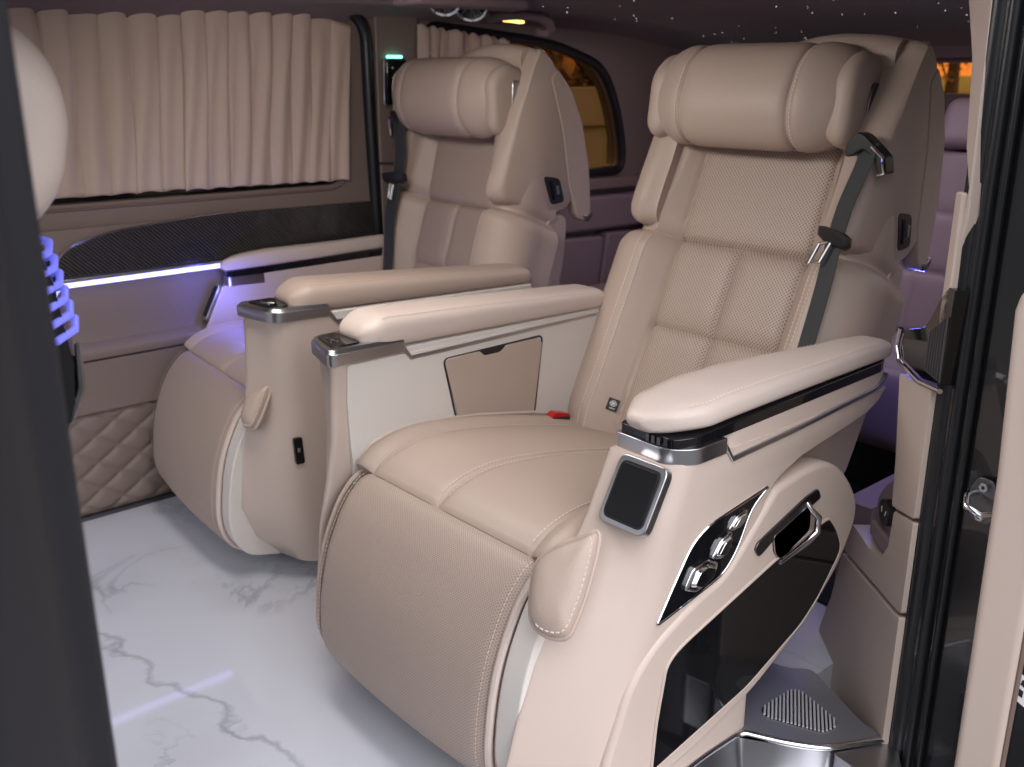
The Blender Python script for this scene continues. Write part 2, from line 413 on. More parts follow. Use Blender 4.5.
    def hsec(u, n=56):
        """closed section of the headrest at u in -1..1 across the seat"""
        au = abs(u); k = (1-max(0, (au-.58)/.42)**2.9)**(1/2.9) if au < 1 else 0.
        kk = .10+.90*k; back = .05*max(0, au-.5)**1.5*2
        out = []
        for j in range(n):
            a = 2*math.pi*j/n; c, s_ = math.cos(a), math.sin(a)
            e = 2.6; px = math.copysign(abs(c)**(2/e), c)*(.064 if c < 0 else .06)*(.45+.55*kk); pz = math.copysign(abs(s_)**(2/e), s_)*.102*kk
            g = 0
            if c < .4:
                for sm in (.56,): g += groove((au-sm)*HW, .005, .004, .004, .014)
                g += groove((au-.80)*HW, .0025, .003, 0, 1) if c < .9 else 0
            L_ = math.hypot(px, pz); f = (L_+g)/L_; px *= f; pz *= f
            px += .016*(pz/.102)**2 if c < 0 else 0
            x = hc.x+px*ca+pz*sa+back; z = hc.y-px*sa+pz*ca
            out.append((x, u*HW+HO, z))
        return out
    us = [math.sin(math.pi/2*(i/56*2-1)) for i in range(57)]
    us = sorted(set(us+[-.56+.004*k for k in range(-4, 5)]+[.56+.004*k for k in range(-4, 5)]))
    mb = MB(); S_ = [hsec(u) for u in us]
    mb.loft([[T(*p) for p in r] for r in S_])
    for u in (-.80, .80, -.60, .60):
        r = hsec(u); r2 = hsec(u); pts = [T(*r[j]) for j in range(11, 47)]; ctr = Vector(T(hc.x, u*HW+HO, hc.y)); nr = [(Vector(p)-ctr).normalized() for p in pts]
        mb.stitch([Vector(p)+n_*.0006 for p, n_ in zip(pts, nr)], nr, 1)
    hr = part(mb, 'headrest', ['leather', 'thread'], smooth=180)
    for sg in (-1, 1):   # end pad with its folding hinge cover
        mb = MB(); rings = []
        for vv, k in ((-.035, .86), (-.022, .95), (-.010, 1.), (.001, .97), (.010, .88), (.014, .72)):
            pr = rp([(1.608, .955), (1.625, 1.085), (1.68, 1.122), (1.738, 1.10), (1.722, .980), (1.67, .940)], .04, 6)
            rings.append([T(1.675+(x-1.675)*k, sg*(HW+vv)+HO, hc.y-.007+(z-1.03)*k) for x, z in pr])
        mb.loft(rings)
        pr = rp([(1.612, .965), (1.63, 1.078), (1.682, 1.112), (1.735, 1.09), (1.715, .99), (1.67, .952)], .035, 8)
        mb.stitch([T(1.675+(x-1.675)*.86, sg*(HW+.0105)+HO, hc.y-.007+(z-1.03)*.86) for x, z in pr], [Vector(T(1.15, sg, 0))]*len(pr), 1)
        part(mb, 'end_pad', ['leather', 'thread'], hr)
        mb = MB(); mb.prism(rp([(1.668, .995), (1.683, 1.066), (1.735, 1.060), (1.72, .99)], .012, 4), XZ, sg*(HW+.006)+HO, sg*(HW+.018)+HO)
        mb.prism(rp([(1.690, 1.002), (1.701, 1.056), (1.737, 1.052), (1.724, .998)], .008, 4), XZ, sg*(HW+.012)+HO, sg*(HW+.0205)+HO, 1)
        part(mb, 'hinge_cover', ['silver' if m < 0 else 'gun', 'gloss'], hr, bevel=.003)

    arm[0] = True
    # ---- seat cushion
    path = [(.868, .412), (.91, .436), (.98, .448), (1.07, .440), (1.2, .416), (1.36, .378), (1.5, .338)]
    def disp(w, s_, t):
        d = .012*sst(.17, .25, w)+.012*sst(.17, .25, -w) + .006*math.sin(math.pi*min(1, max(0, t)))
        wl = .215-.05*math.exp(-s_/.09)*0
        d += groove(abs(w)-.205, .005, .0035, .004, .015)
        d += groove(w-(.02-.10*sst(.25, 1, t)*0), .004, .004, .003, .015)
        d -= .010*sst(.90, 1, t)
        return d
    sw = Sweep(path, .262, .03, .09, disp, (.004, .03), 110, 110, T); mb = MB(); sw.mesh(mb, lambda w, s_: 2 if -.2 < w < .2 and s_ < 0 else 0)
    for o_ in (.012, .030): sw.line(mb, o_, .04, .93, 60)
    for sg in (-1, 1): sw.line(mb, sg*.197, .03, .93, 60)
    part(mb, 'seat_cushion', ['leather', 'thread', 'perf_fine'])
    # piping of the cushion's aisle edge
    mb = MB(); mb.tube([T(x, .262, z+.006) for x, z in [(.875, .405), (.90, .432), (.95, .447), (1.03, .447), (1.15, .433), (1.3, .404), (1.45, .36)]], .0035, 8)
    part(mb, 'cushion_piping', ['cream'])

    # ---- leg rest
    path = [(.95, .050), (.86, .038), (.79, .058), (.757, .115), (.757, .19), (.773, .275), (.806, .352), (.838, .393), (.868, .413)]
    def disp(w, s_, t): return .010*(1-(w/.235)**2)*math.sin(math.pi*min(1, t*1.05)) - .004*sst(.97, 1, t)
    sw = Sweep(path, .238, .034, .07, disp, (.02, .003), 110, 70, T); mb = MB(); sw.mesh(mb, lambda w, s_: 2 if abs(w) < .23 else 0)
    for sg in (-1, 1): sw.line(mb, sg*.219, .08, .99, 90)
    leg = part(mb, 'leg_rest', ['leather', 'thread', 'perf_fine'])
    for sg in (-1, 1):
        pts, _ = spline([(x, z) for x, z in path], 60)
        for off, rr, nm in ((.238, .0065, 'piping'), (.249, .0045, 'piping')):
            if sg != -m and off < .24: continue
            mb = MB(); q = []
            for i, p in enumerate(pts):
                a = pts[max(i-1, 0)]; b = pts[min(i+1, 60)]; t_ = (b-a).normalized(); n_ = Vector((-t_.y, t_.x)); k = -.006 if off < .24 else -.014
                q.append(T(p.x+n_.x*k, sg*off, p.y+n_.y*k))
            mb.tube(q, rr, 8); part(mb, nm, ['cream' if off < .24 and not (m < 0 and sg < 0) else 'leather'], leg)
        # pale gusset between leg rest and side shell
        mb = MB(); pr = [(x+.010, z+.004) for x, z in spline(path[1:], 30)[0]]+[(1.0, .40), (1.0, .06)]
        if sg != -m: continue
        mb.prism(pr, XZ, sg*.246, sg*.291); part(mb, 'side_gusset', ['white'], leg, bevel=.004)
        # thigh bolster lapping over the side shell
        if sg != -m: continue
        mb = MB(); nrm = Vector((-.80, -.30, .5)).normalized(); nrm = Vector((nrm.x, nrm.y if sg < 0 else -nrm.y, nrm.z))
        tp = [(.819, .883, .439), (.840, .868, .463), (.861, .841, .481), (.874, .820, .489), (.843, .807, .431), (.818, .804, .389), (.803, .808, .368), (.791, .834, .364), (.789, .857, .374), (.798, .871, .398)]
        tp = [Vector((x, V(y) if sg < 0 else -V(y), z)) for x, y, z in tp]
        dense = []
        n_ = len(tp)
        for i in range(n_):
            a, b, c, d_ = tp[i-1], tp[i], tp[(i+1) % n_], tp[(i+2) % n_]
            for j in range(5):
                t = j/5; dense.append(.5*((2*b)+(c-a)*t+(2*a-5*b+4*c-d_)*t*t+(3*b-a-3*c+d_)*t**3))
        ctr = sum(dense, Vector())/len(dense); rings = []; KS = 1. if m > 0 else .66
        if m < 0: dense = [ctr+(p-ctr)*KS+Vector((.005, .008, -.012)) for p in dense]; ctr = sum(dense, Vector())/len(dense)
        for k, h in ((.97, -.016), (1., -.010), (1.0, -.002), (.96, .005), (.86, .011), (.6, .016), (.3, .018), (.05, .018)):
            rings.append([T(*(ctr+(p-ctr)*k+nrm*h)) for p in dense])
        mb.loft(rings); 
        mb.stitch([T(*(ctr+(p-ctr)*.90+nrm*.0098)) for p in dense[14:40]], [Vector((nrm.x, m*nrm.y, nrm.z))]*26, 1)
        tb = part(mb, 'thigh_bolster', ['leather', 'thread'], smooth=60)
        mb = MB(); mb.tube([T(*(ctr+(p-ctr)*1.01-nrm*.004)) for p in dense], .004, 8, closed=True); part(mb, 'piping', ['leather'], tb)

    arm[0] = True
    # ---- outer side shell with arm (v about -0.375 .. -0.265)
    def shell(levels, vin, vout, rr=(.03, .02, .012, .012)):
        rings = []
        for z, xo, xi, xr in levels:
            vi = vin-.027*(1-sst(.33, .42, z)); o_ = .07*(1-sst(.35, .45, z)) if m < 0 else 0
            ring = rp([(xi+o_, vi), (xo+o_, vout), (xr, vout), (xr, vi)], [rr[2], rr[0], rr[1], rr[1]], 6)
            rings.append([T(x, v, z) for x, v in ring])
        return rings
    lev = [(.045, .850, .745, 1.20), (.155, .850, .742, 1.20), (.22, .868, .762, 1.20), (.30, .903, .795, 1.20), (.355, .930, .825, 1.20), (.42, .945, .868, 1.203), (.455, .950, .905, 1.206),
           (.470, .952, .915, 1.213), (.485, .956, .924, 1.235), (.497, .960, .930, 1.262), (.509, .966, .936, 1.300), (.518, .970, .941, 1.360), (.527, .974, .945, 1.425), (.537, .978, .950, 1.490), (.551, .984, .957, 1.524), (.568, .992, .966, 1.542)]
    mb = MB(); mb.loft(shell(lev, V(.895), V(.775), (.035, .02, .014))); 
    side = part(mb, 'side_shell', ['body'], smooth=60)
    # upper arm body under the pad, tilting up to the rear
    def arm_slab(z0f, z0r, z1f, z1r, x0, x1, grow=0., front=None):
        pr = rp([(x0, V(.893)+grow), (x0-.0, V(.792)-grow), (x0+.035, V(.778)-grow), (x1-.03, V(.775)-grow), (x1, V(.79)), (x1-.01, V(.86)), (x1-.06, V(.893)+grow)], .014, 5)
        k = lambda x, a, b: a+(b-a)*(x-x0)/(x1-x0)
        return [[T(x, v, k(x, z0f, z0r)) for x, v in pr], [T(x, v, k(x, z1f, z1r)) for x, v in pr]]
    mb = MB(); mb.loft(arm_slab(.560, .570, .590, .606, 1.075, 1.545)); part(mb, 'arm_body', ['body'], bevel=.003)
    mb = MB(); pr = rp([(.985, V(.898)), (.982, V(.80)), (1.012, V(.771)), (1.083, V(.771)), (1.083, V(.82)), (1.083, V(.898))], [.012, .03, .03, .002, .002, .002], 6)
    mb.loft([[T(x, v, .566) for x, v in pr], [T(x, v, .590) for x, v in pr]]); 
    bandz = [(1.083, .583, .572), (1.100, .5575, .549), (1.28, .565, .557), (1.49, .579, .571), (1.526, .597, .589)]
    mb.prism([(x, a) for x, a, b in bandz]+[(x, b) for x, a, b in bandz[::-1]], XZ, V(.785), V(.771))
    part(mb, 'arm_band', ['silver'], bevel=.002)
    mb = MB(); mb.loft(arm_slab(.588, .602, .604, .620, .988, 1.540, .001)); part(mb, 'arm_gap_trim', ['gloss'], bevel=.002)
    mb = MB(); mb.box(.9845, .99, m*V(.84), m*V(.815), .592, .603)
    mb = MB()
    for k in range(3): mb.add([T(.984, V(.838-.010*k), .592), T(.984, V(.832-.010*k), .592), T(.984, V(.832-.010*k), .603), T(.984, V(.838-.010*k), .603), T(.99, V(.838-.010*k), .592), T(.99, V(.832-.010*k), .592), T(.99, V(.832-.010*k), .603), T(.99, V(.838-.010*k), .603)], [(0, 1, 2, 3), (4, 5, 6, 7), (0, 1, 5, 4), (2, 3, 7, 6), (1, 2, 6, 5), (0, 3, 7, 4)])
    part(mb, 'latch', ['gun'])
    def pad(yin, yout, zb, zt, x0, x1, name, n=44, rf=.055, rr=.03):
        mb = MB(); rings = []; xs = [x0+(x1-x0)*(1-math.cos(math.pi*i/n))/2 for i in range(n+1)]
        for x in xs:
            e = min(1, (x-x0)/rf); e2 = min(1, (x1-x)/rr); k = (1-(1-e)**2.2)**(1/2.2) if e < 1 else 1.; k2 = math.sqrt(max(0, 1-(1-e2)**2)); kk = max(.03, k*k2)
            a, b = interp(yin, x), interp(yout, x); c = (a+b)/2; hw = (a-b)/2*(.35+.65*kk); z0, z1 = interp(zb, x), interp(zt, x); zc = z0+(z1-z0)*.45; ring = []
            for j in range(36):
                t = 2*math.pi*j/36; cc, ss = math.cos(t), math.sin(t); ex = 3.2
                zz = (z1-zc)*kk if ss > 0 else (zc-z0)*min(1, kk*1.6)
                ring.append(T(x, V(c)+math.copysign(abs(cc)**(2/ex), cc)*hw, zc+math.copysign(abs(ss)**(2/ex), ss)*zz))
            rings.append(ring)
        mb.loft(rings)
        for off, side_ in ((.012, 1), (.016, 1), (.012, -1)):
            pts = []; nr = []
            for x in [x0+rf*.7+(x1-x0-rf*1.4)*i/60 for i in range(61)]:
                a, b = interp(yin, x), interp(yout, x); c = (a+b)/2; hw = (a-b)/2; f = .80-off*2; z0, z1 = interp(zb, x), interp(zt, x); zc = z0+(z1-z0)*.45
                zz = zc+(1-f**3.2)**(1/3.2)*(z1-zc); pts.append(T(x, V(c)-side_*f*hw, zz+.0006)); nr.append(Vector((0, -side_*m*.3, 1)))
            mb.stitch(pts, nr, 1)
        return mb
    mb = pad([(.955, .872), (1.02, .897), (1.10, .903), (1.22, .900), (1.32, .88), (1.42, .853), (1.53, .842)], [(.955, .84), (1.0, .795), (1.05, .775), (1.54, .772)],
             [(.96, .603), (1.54, .619)], [(.96, .640), (1.1, .652), (1.3, .653), (1.45, .656), (1.54, .652)], .972, 1.55, 'armrest_pad', rf=.07)
    part(mb, 'armrest_pad', ['cream', 'thread'], smooth=180)
    # touch screen on the sloped front of the arm
    s0, s1, s2, s3 = [Vector(T(x, V(y), z)) for x, y, z in ((.966, .862, .570), (.966, .779, .570), (.922, .782, .484), (.922, .864, .484))]
    nrm = (s1-s0).cross(s3-s0).normalized(); nrm = nrm if nrm.x < 0 else -nrm
    def onscr(u, v, h): return s0+(s1-s0)*u+(s3-s0)*v+nrm*h
    def scr(i, h0, h1, rad, mb, mi=0):
        pr = rp([(i, i), (1-i, i), (1-i, 1-i), (i, 1-i)], rad, 5)
        mb.loft([[onscr(u, v, h0) for u, v in pr], [onscr(u, v, h1) for u, v in pr]], mi)
    mb = MB(); scr(-.02, -.012, .003, .17, mb); bz = part(mb, 'screen_bezel', ['silver'], bevel=.002)
    mb = MB(); scr(.06, .000, .0045, .14, mb); scr(.10, .004, .0055, .1, mb, 1); part(mb, 'touch_screen', ['black', 'screen'], bevel=.0015)

    # lower side panel with gloss inlay
    pr = rp([(1.219, .474), (1.293, .484), (1.356, .484), (1.410, .453), (1.448, .413), (1.472, .374), (1.469, .335), (1.430, .268), (1.345, .196), (1.203, .124), (1.040, .082), (.835, .060), (.849, .154), (.895, .268), (.944, .314), (1.030, .350), (1.104, .367)],
            [.01, .02, .03, .03, .03, .03, .03, .03, .03, .03, .03, .0, .02, .05, .05, .03, .03], 4)
    mb = MB(); mb.prism(pr, XZ, V(.87), V(.7695)); lower = part(mb, 'lower_side_panel', ['body'], bevel=.010, seg=4)
    pr = rp([(1.362, .375), (1.377, .375), (1.403, .348), (1.428, .303), (1.389, .258), (1.366, .232), (1.320, .198), (1.176, .142), (.947, .100), (.953, .181), (.969, .268), (.986, .283), (1.012, .293), (1.229, .351)],
            [.008, .01, .02, .02, .02, .02, .02, .02, .006, .02, .02, .02, .02, .02], 4)
    mb = MB(); mb.prism(pr, XZ, V(.775), V(.7672)); part(mb, 'gloss_inlay', ['gloss'], lower, bevel=.003)
    mb = MB(); mb.tube([T(a, V(.7685), b) for a, b in pr], .0025, 6, closed=True); part(mb, 'inlay_rim', ['body'], lower)
    # pull handle with its recess
    mb = MB(); mb.prism(rp([(1.331, .442), (1.342, .424), (1.315, .416), (1.222, .392), (1.178, .372), (1.166, .388), (1.172, .398), (1.300, .438)], .005, 3), XZ, V(.775), V(.766)); ph = part(mb, 'pull_handle_plate', ['gun'], lower, bevel=.002)
    mb = MB(); mb.prism(rp([(1.212, .396), (1.300, .420), (1.314, .405), (1.315, .374), (1.237, .348), (1.220, .364)], .008, 3), XZ, V(.775), V(.7655)); part(mb, 'pull_recess', ['gloss'], ph, bevel=.001)
    sp3 = [Vector(p) for p in ((1.302, .768, .426), (1.304, .758, .414), (1.319, .755, .400), (1.319, .755, .374), (1.300, .758, .362), (1.236, .766, .343))]
    mb.tube([T(p.x, V(p.y), p.z) for p in sp3], [.004, .005, .006, .006, .006, .004], 10); part(mb, 'pull_bar', ['chrome'], ph, smooth=80)
    # seat adjustment panel and its switches
    pr = rp([(1.197, .482), (1.160, .466), (1.134, .402), (1.104, .369), (1.030, .352), (.955, .345), (.972, .375), (1.018, .448), (1.055, .463), (1.10, .468)], [.003, .015, .02, .02, .03, .004, .02, .03, .03, .03], 4)
    pr = rp([(1.197, .482), (1.157, .458), (1.130, .402), (1.100, .371), (1.030, .356), (.950, .342), (.985, .395), (1.020, .445), (1.058, .463)], [.003, .02, .02, .02, .03, .004, .03, .02, .03], 4)
    mb = MB(); mb.prism(pr, XZ, V(.785), V(.7725)); sp = part(mb, 'seat_switch_panel', ['gloss'], side, bevel=.002)
    mb = MB(); mb.tube([T(a, V(.7735), b) for a, b in pr[:]], .0022, 6, closed=True); part(mb, 'panel_rim', ['chrome'], sp)
    for pts, h in (([(1.000, .380), (1.018, .408), (1.050, .412), (1.078, .398), (1.070, .380), (1.030, .366)], .012), ([(1.060, .408), (1.080, .432), (1.108, .441), (1.105, .420), (1.088, .400)], .010), ([(1.097, .442), (1.118, .460), (1.146, .464), (1.138, .448), (1.116, .436)], .008)):
        mb = MB(); ctr = Vector((sum(p[0] for p in pts)/len(pts), sum(p[1] for p in pts)/len(pts))); base = rp(pts, .008, 4)
        sc_ = lambda k: [tuple(ctr+(Vector(p)-ctr)*k) for p in base]
        mb.loft([[T(a, V(.775), b) for a, b in sc_(1)], [T(a, V(.7725-h*.35), b) for a, b in sc_(1)], [T(a, V(.7725-h*.5), b) for a, b in sc_(.86)], [T(a, V(.7725-h*.5), b) for a, b in sc_(.72)], [T(a, V(.7725-h), b) for a, b in sc_(.62)], [T(a, V(.7725-h), b) for a, b in sc_(.4)]])
        part(mb, 'seat_switch', ['chrome'], sp, bevel=.001)
    # cushion side seen through the gap below the arm
    mb = MB(); mb.prism(rp([(1.10, .30), (1.10, .43), (1.25, .47), (1.50, .56), (1.56, .56), (1.50, .30)], .02, 4), XZ, V(.90), V(.875)); part(mb, 'inner_side_cover', ['leather'], bevel=.006)

    # ---- aisle console (v .265 .. .375)
    lev = [(.045, .905, .870, 1.30), (.10, .88, .815, 1.32), (.18, .875, .785, 1.35), (.30, .880, .800, 1.40), (.38, .884, .815, 1.44), (.46, .880, .826, 1.46), (.53, .874, .831, 1.48), (.598, .868, .836, 1.515)]
    rings = []
    for z, xo, xi, xr in lev:
        vi = .269+.017*(1-sst(.33, .42, z)); ring = rp([(xi, vi), (xo, V(1.535)), (xr, V(1.535)), (xr, vi)], [.018, .04, .012, .012], 6)
        rings.append([T(x, v, z) for x, v in ring])
    mb = MB(); mb.loft(rings)
    for k in range(2):
        pts = [T(x+.008, V(1.440)+.0*k, z) for z, x in ((.59, .828), (.53, .826), (.46, .824), (.40, .820))]
        mb.stitch(pts, [Vector((-1, 0, .1))]*4, 1)
    con = part(mb, 'aisle_console', ['body', 'thread'], smooth=60)
    mb = MB(); mb.prism(rp([(.866, .594), (.861, .53), (.863, .455), (.872, .34), (1.46, .34), (1.50, .594)], .006, 3), XZ, V(1.43), V(1.419)); part(mb, 'inner_panel', ['white'], con, bevel=.003)
    fl = rp([(1.076, .561), (1.082, .567), (1.162, .567), (1.172, .556), (1.214, .556), (1.228, .567), (1.313, .567), (1.327, .556), (1.306, .412), (1.294, .400), (1.125, .400), (1.114, .41)], .006, 3)
    mb = MB(); mb.prism(fl, XZ, V(1.42), V(1.4155)); pf = part(mb, 'storage_flap', ['leather'], con, bevel=.002)
    mb = MB(); mb.tube([T(a, V(1.4185), b) for a, b in rp([(1.074, .566), (1.329, .569), (1.308, .405), (1.112, .398)], .012, 4)], .0022, 6, closed=True); mb.prism(rp([(1.160, .569), (1.172, .554), (1.214, .554), (1.230, .569)], .004, 3), XZ, V(1.421), V(1.4165))
    part(mb, 'flap_gap', ['black'], pf)
    # silver tray cap, touch pad, ledge and trim line
    pr = rp([(.824, V(1.415)), (.858, V(1.540)), (.985, V(1.540)), (.985, V(1.415))], [.022, .03, .002, .002], 7)
    mb = MB(); mb.loft([[T(x, v, .598) for x, v in pr], [T(x, v, .619) for x, v in pr], [T(.905+(x-.905)*.93, .322+(v-.322)*.90, .626) for x, v in pr]])
    st = [(.985, .624, .600), (1.0, .588, .577), (1.49, .592, .584)]
    for a, b in ((1.4225, 1.4165), (1.532, 1.5395)): mb.prism([(.975, .612), (.985, .612), (1.001, .588), (1.485, .592), (1.485, .586), (.999, .580), (.983, .598), (.975, .598)], XZ, V(a), V(b))
    cap = part(mb, 'console_cap', ['silver'], bevel=.002)
    mb = MB(); pr = rp([(.846, V(1.436)), (.864, V(1.518)), (.905, V(1.522)), (.905, V(1.432))], .012, 5); mb.loft([[T(x, v, .624) for x, v in pr], [T(x, v, .6285) for x, v in pr]])
    mb.tube([T(.870, V(1.455)+.006*k, .6292) for k in range(8)], .0012, 6, 1); mb.tube([T(.862+.001*k*k, V(1.465)+.004*k, .6292) for k in range(6)], .0008, 6, 1)
    part(mb, 'touch_pad', ['gloss', 'silver'], cap, bevel=.001)
    mb = MB(); mb.prism([(.985, .586), (1.515, .586), (1.515, .600), (.985, .606)], XZ, V(1.4205), V(1.536)); part(mb, 'console_ledge', ['white'], bevel=.003)
    mb = pad([(.87, 1.536), (1.53, 1.533)], [(.87, 1.416), (1.53, 1.416)], [(.89, .612), (.97, .604), (1.53, .595)], [(.88, .654), (.95, .671), (1.2, .658), (1.53, .637)], .905, 1.53, 'armrest_pad', rf=.06, rr=.02)
    part(mb, 'armrest_pad', ['cream' if m > 0 else 'leather', 'thread'], smooth=180)
    mb = MB(); mb.prism(rp([(1.46, .30), (1.475, .33), (1.60, .60), (1.585, .60), (1.45, .33)], .004, 3), XZ, V(1.43), V(1.45)); 
    # power port on the aisle face of the console's front
    mb = MB(); mb.prism(rp([(.885, .345), (.905, .345), (.908, .285), (.888, .285)], .005, 3), XZ, V(1.530), V(1.5385)); mb.prism([(.893, .322), (.899, .322), (.899, .312), (.893, .312)], XZ, V(1.537), V(1.5395), 1)
    part(mb, 'power_port', ['gloss', 'silver'], con, bevel=.001)

    arm[0] = True
    # ---- belt buckle between cushion and console
    mb = MB(); mb.prism(rp([(1.318, .345), (1.322, .402), (1.372, .394), (1.376, .345)], .004, 3), XZ, .222, .246, 1); mb.prism(rp([(1.318, .400), (1.335, .410), (1.372, .400), (1.376, .391)], .003, 3), XZ, .224, .244, 0)
    part(mb, 'belt_buckle', ['red', 'black'], bevel=.002)

    # ---- pedestal
    mb = MB(); mb.prism(rp([(.93, .0), (.93, .06), (1.0, .30), (1.45, .30), (1.45, .0)], .02, 4), XZ, -.26, .27); part(mb, 'pedestal', ['black'], bevel=.008)
    arm[0] = False
    # side valance of the backrest below the shell
    mb = MB()
    for sg in (-1, 1):
        mb = MB(); mb.prism(rp([(1.56, .42), (1.66, .63), (1.72, .745), (1.79, .735), (1.76, .62), (1.66, .36), (1.60, .34)], .03, 4), XZ, sg*.225, sg*.262)
        bs = part(mb, 'back_side_cover', ['leather'], bevel=.012)
        mb = MB(); mb.tube([T(x, sg*.264, z) for x, z in ((1.725, .735), (1.705, .70), (1.655, .62), (1.585, .47), (1.565, .42))], .003, 8)
        part(mb, 'piping', ['cream'], bs)

    # ---- seat belt
    mb = MB(); cl = BELT
    c3 = []; P_ = [Vector(p) for p in [cl[0]]+cl+[cl[-1]]]
    for i in range(1, len(P_)-2):
        a_, b_, c_, d_ = P_[i-1:i+3]
        for j in range(6):
            t = j/6; c3.append(.5*((2*b_)+(c_-a_)*t+(2*a_-5*b_+4*c_-d_)*t*t+(3*b_-a_-3*c_+d_)*t**3))
    c3.append(Vector(cl[-1])); rings = []
    for i, p in enumerate(c3):
        a, b = c3[max(i-1, 0)], c3[min(i+1, len(c3)-1)]; t_ = (b-a).normalized(); w_ = Vector((.35, 1, .12)); w_ = (w_-t_*w_.dot(t_)).normalized(); n_ = t_.cross(w_)
        if n_.x > 0: n_ = -n_
        hw = .020; rings.append([T(*(p+w_*a_*hw+n_*b_)) for a_, b_ in ((-1, 0), (-.9, .0012), (-.4, .0012), (.4, .0012), (.9, .0012), (1, 0), (.9, -.0012), (-.9, -.0012))])
    mb.loft(rings); bl = part(mb, 'seat_belt', ['belt'], smooth=30)
    FVZ = lambda a_, b_, c: T(c, a_, b_)
    mb = MB(); mb.prism(rp([(-.216, .940), (-.216, .962), (-.236, .984), (-.250, .980), (-.292, .945), (-.297, .915), (-.282, .914), (-.272, .938), (-.250, .955), (-.230, .942)], .006, 4), FVZ, 1.602, 1.634)
    gd = part(mb, 'belt_guide', ['black'], bl, bevel=.005)
    mb = MB(); mb.tube([T(1.600, v_, z_) for v_, z_ in ((-.268, .962), (-.291, .943), (-.295, .917), (-.284, .914))], .004, 8);
    part(mb, 'guide_trim', ['chrome'], gd)
    mb = MB(); c_ = Vector((1.568, GV, .806)); w_ = Vector((.35, 1, .12)).normalized()
    rings = [[T(*(c_+w_*a_+Vector((-.016*s_+.004, 0, b_)))) for a_, b_, s_ in ((-.042*k, -.006*k, 1), (-.03*k, -.016*k, 1), (.02*k, -.018*k, 1), (.042*k, -.008*k, 1), (.042*k, .008*k, 1), (.02*k, .012*k, 1), (-.03*k, .012*k, 1), (-.042*k, .008*k, 1))] for k in (1,)]
    r0 = [Vector(p) for p in rings[0]]; n_ = Vector((-.9, 0, .4)); ctr = sum(r0, Vector())/8
    mb.loft([[ctr+(p-ctr)*.9+n_*-.006 for p in r0], [p for p in r0], [ctr+(p-ctr)*.98+n_*.010 for p in r0], [ctr+(p-ctr)*.8+n_*.016 for p in r0]])
    tg = part(mb, 'tongue_grip', ['black'], bl, smooth=60)
    mb = MB(); a_ = Vector((1.548, GV+.018, .775)); u_ = Vector((.004, -.020, .006)); v_ = Vector((-.014, .012, -.036)); o3 = Vector((-.010, 0, .004))
    if m < 0: a_ = Vector((1.545, GV-.004, .765)); u_ = Vector((.008, -.026, .002)); v_ = Vector((-.017, .006, -.036))
    fr = lambda k: [T(*(a_+o3+u_*x*k+v_*y*k)) for x, y in ((-.5, -.5), (.5, -.5), (.5, .5), (-.5, .5))]
    mb.tube([Vector(p) for p in fr(1)], .0038, 8, closed=True)
    part(mb, 'tongue_plate', ['chrome' if m > 0 else 'whiteprint'], bl)
    return root

make_seat(1, 1.155, 0., 0., 'beige leather captain seat nearest the open door, with a touch screen on its armrest')
make_seat(-1, 2.115, .08, R(-5.3), 'beige leather captain seat against the curtained far wall, beyond the other', .17)

# ------------------------------------------------------------------ the van body
def poly_wall_with_hole(mb, rect, hole, fn, c0, c1, mi=0):
    """flat slab with one hole: rect = (a0, a1, b0, b1); hole = polygon"""
    a0, a1, b0, b1 = rect; cx = sum(p[0] for p in hole)/len(hole); cy = sum(p[1] for p in hole)/len(hole)
    hs = list(hole)
    for c in ((a0, b0), (a1, b0), (a1, b1), (a0, b1)):       # a hole point in the direction of each corner
        an = math.atan2(c[1]-cy, c[0]-cx); best = None
        for i in range(len(hs)):
            p, q = hs[i], hs[(i+1) % len(hs)]; d = (math.cos(an), math.sin(an)); e = (q[0]-p[0], q[1]-p[1])
            det = d[0]*-e[1]+d[1]*e[0]
            if abs(det) < 1e-12: continue
            t = ((p[0]-cx)*-e[1]+(p[1]-cy)*e[0])/det; u = (d[0]*(p[1]-cy)-d[1]*(p[0]-cx))/det
            if t > 0 and -1e-9 <= u <= 1+1e-9: best = (i, (cx+d[0]*t, cy+d[1]*t)); break
        if best: hs.insert(best[0]+1, best[1])
    def outp(p):
        dx, dy = p[0]-cx, p[1]-cy; t = 1e9
        if dx > 1e-9: t = min(t, (a1-cx)/dx)
        if dx < -1e-9: t = min(t, (a0-cx)/dx)
        if dy > 1e-9: t = min(t, (b1-cy)/dy)
        if dy < -1e-9: t = min(t, (b0-cy)/dy)
        return (cx+dx*t, cy+dy*t)
    os_ = [outp(p) for p in hs]; n = len(hs); vs = []
    for c in (c0, c1): vs += [fn(a, b, c) for a, b in hs]+[fn(a, b, c) for a, b in os_]
    fs = []
    for j in range(n):
        k = (j+1) % n
        fs += [(j, k, n+k, n+j), (2*n+j, 3*n+j, 3*n+k, 2*n+k), (j, 2*n+j, 2*n+k, k), (n+j, n+k, 3*n+k, 3*n+j)]
    mb.add(vs, fs, mi)
FXZ = lambda a, b, c: (a, c, b)

# floor
mb = MB(); mb.box(-.6, 3.2, .82, 2.45, -.06, 0); mb.box(-.6, .98, .58, .82, -.06, 0); struct(mb.build('floor', 'marble'), 'white marble-look van floor with grey veins')

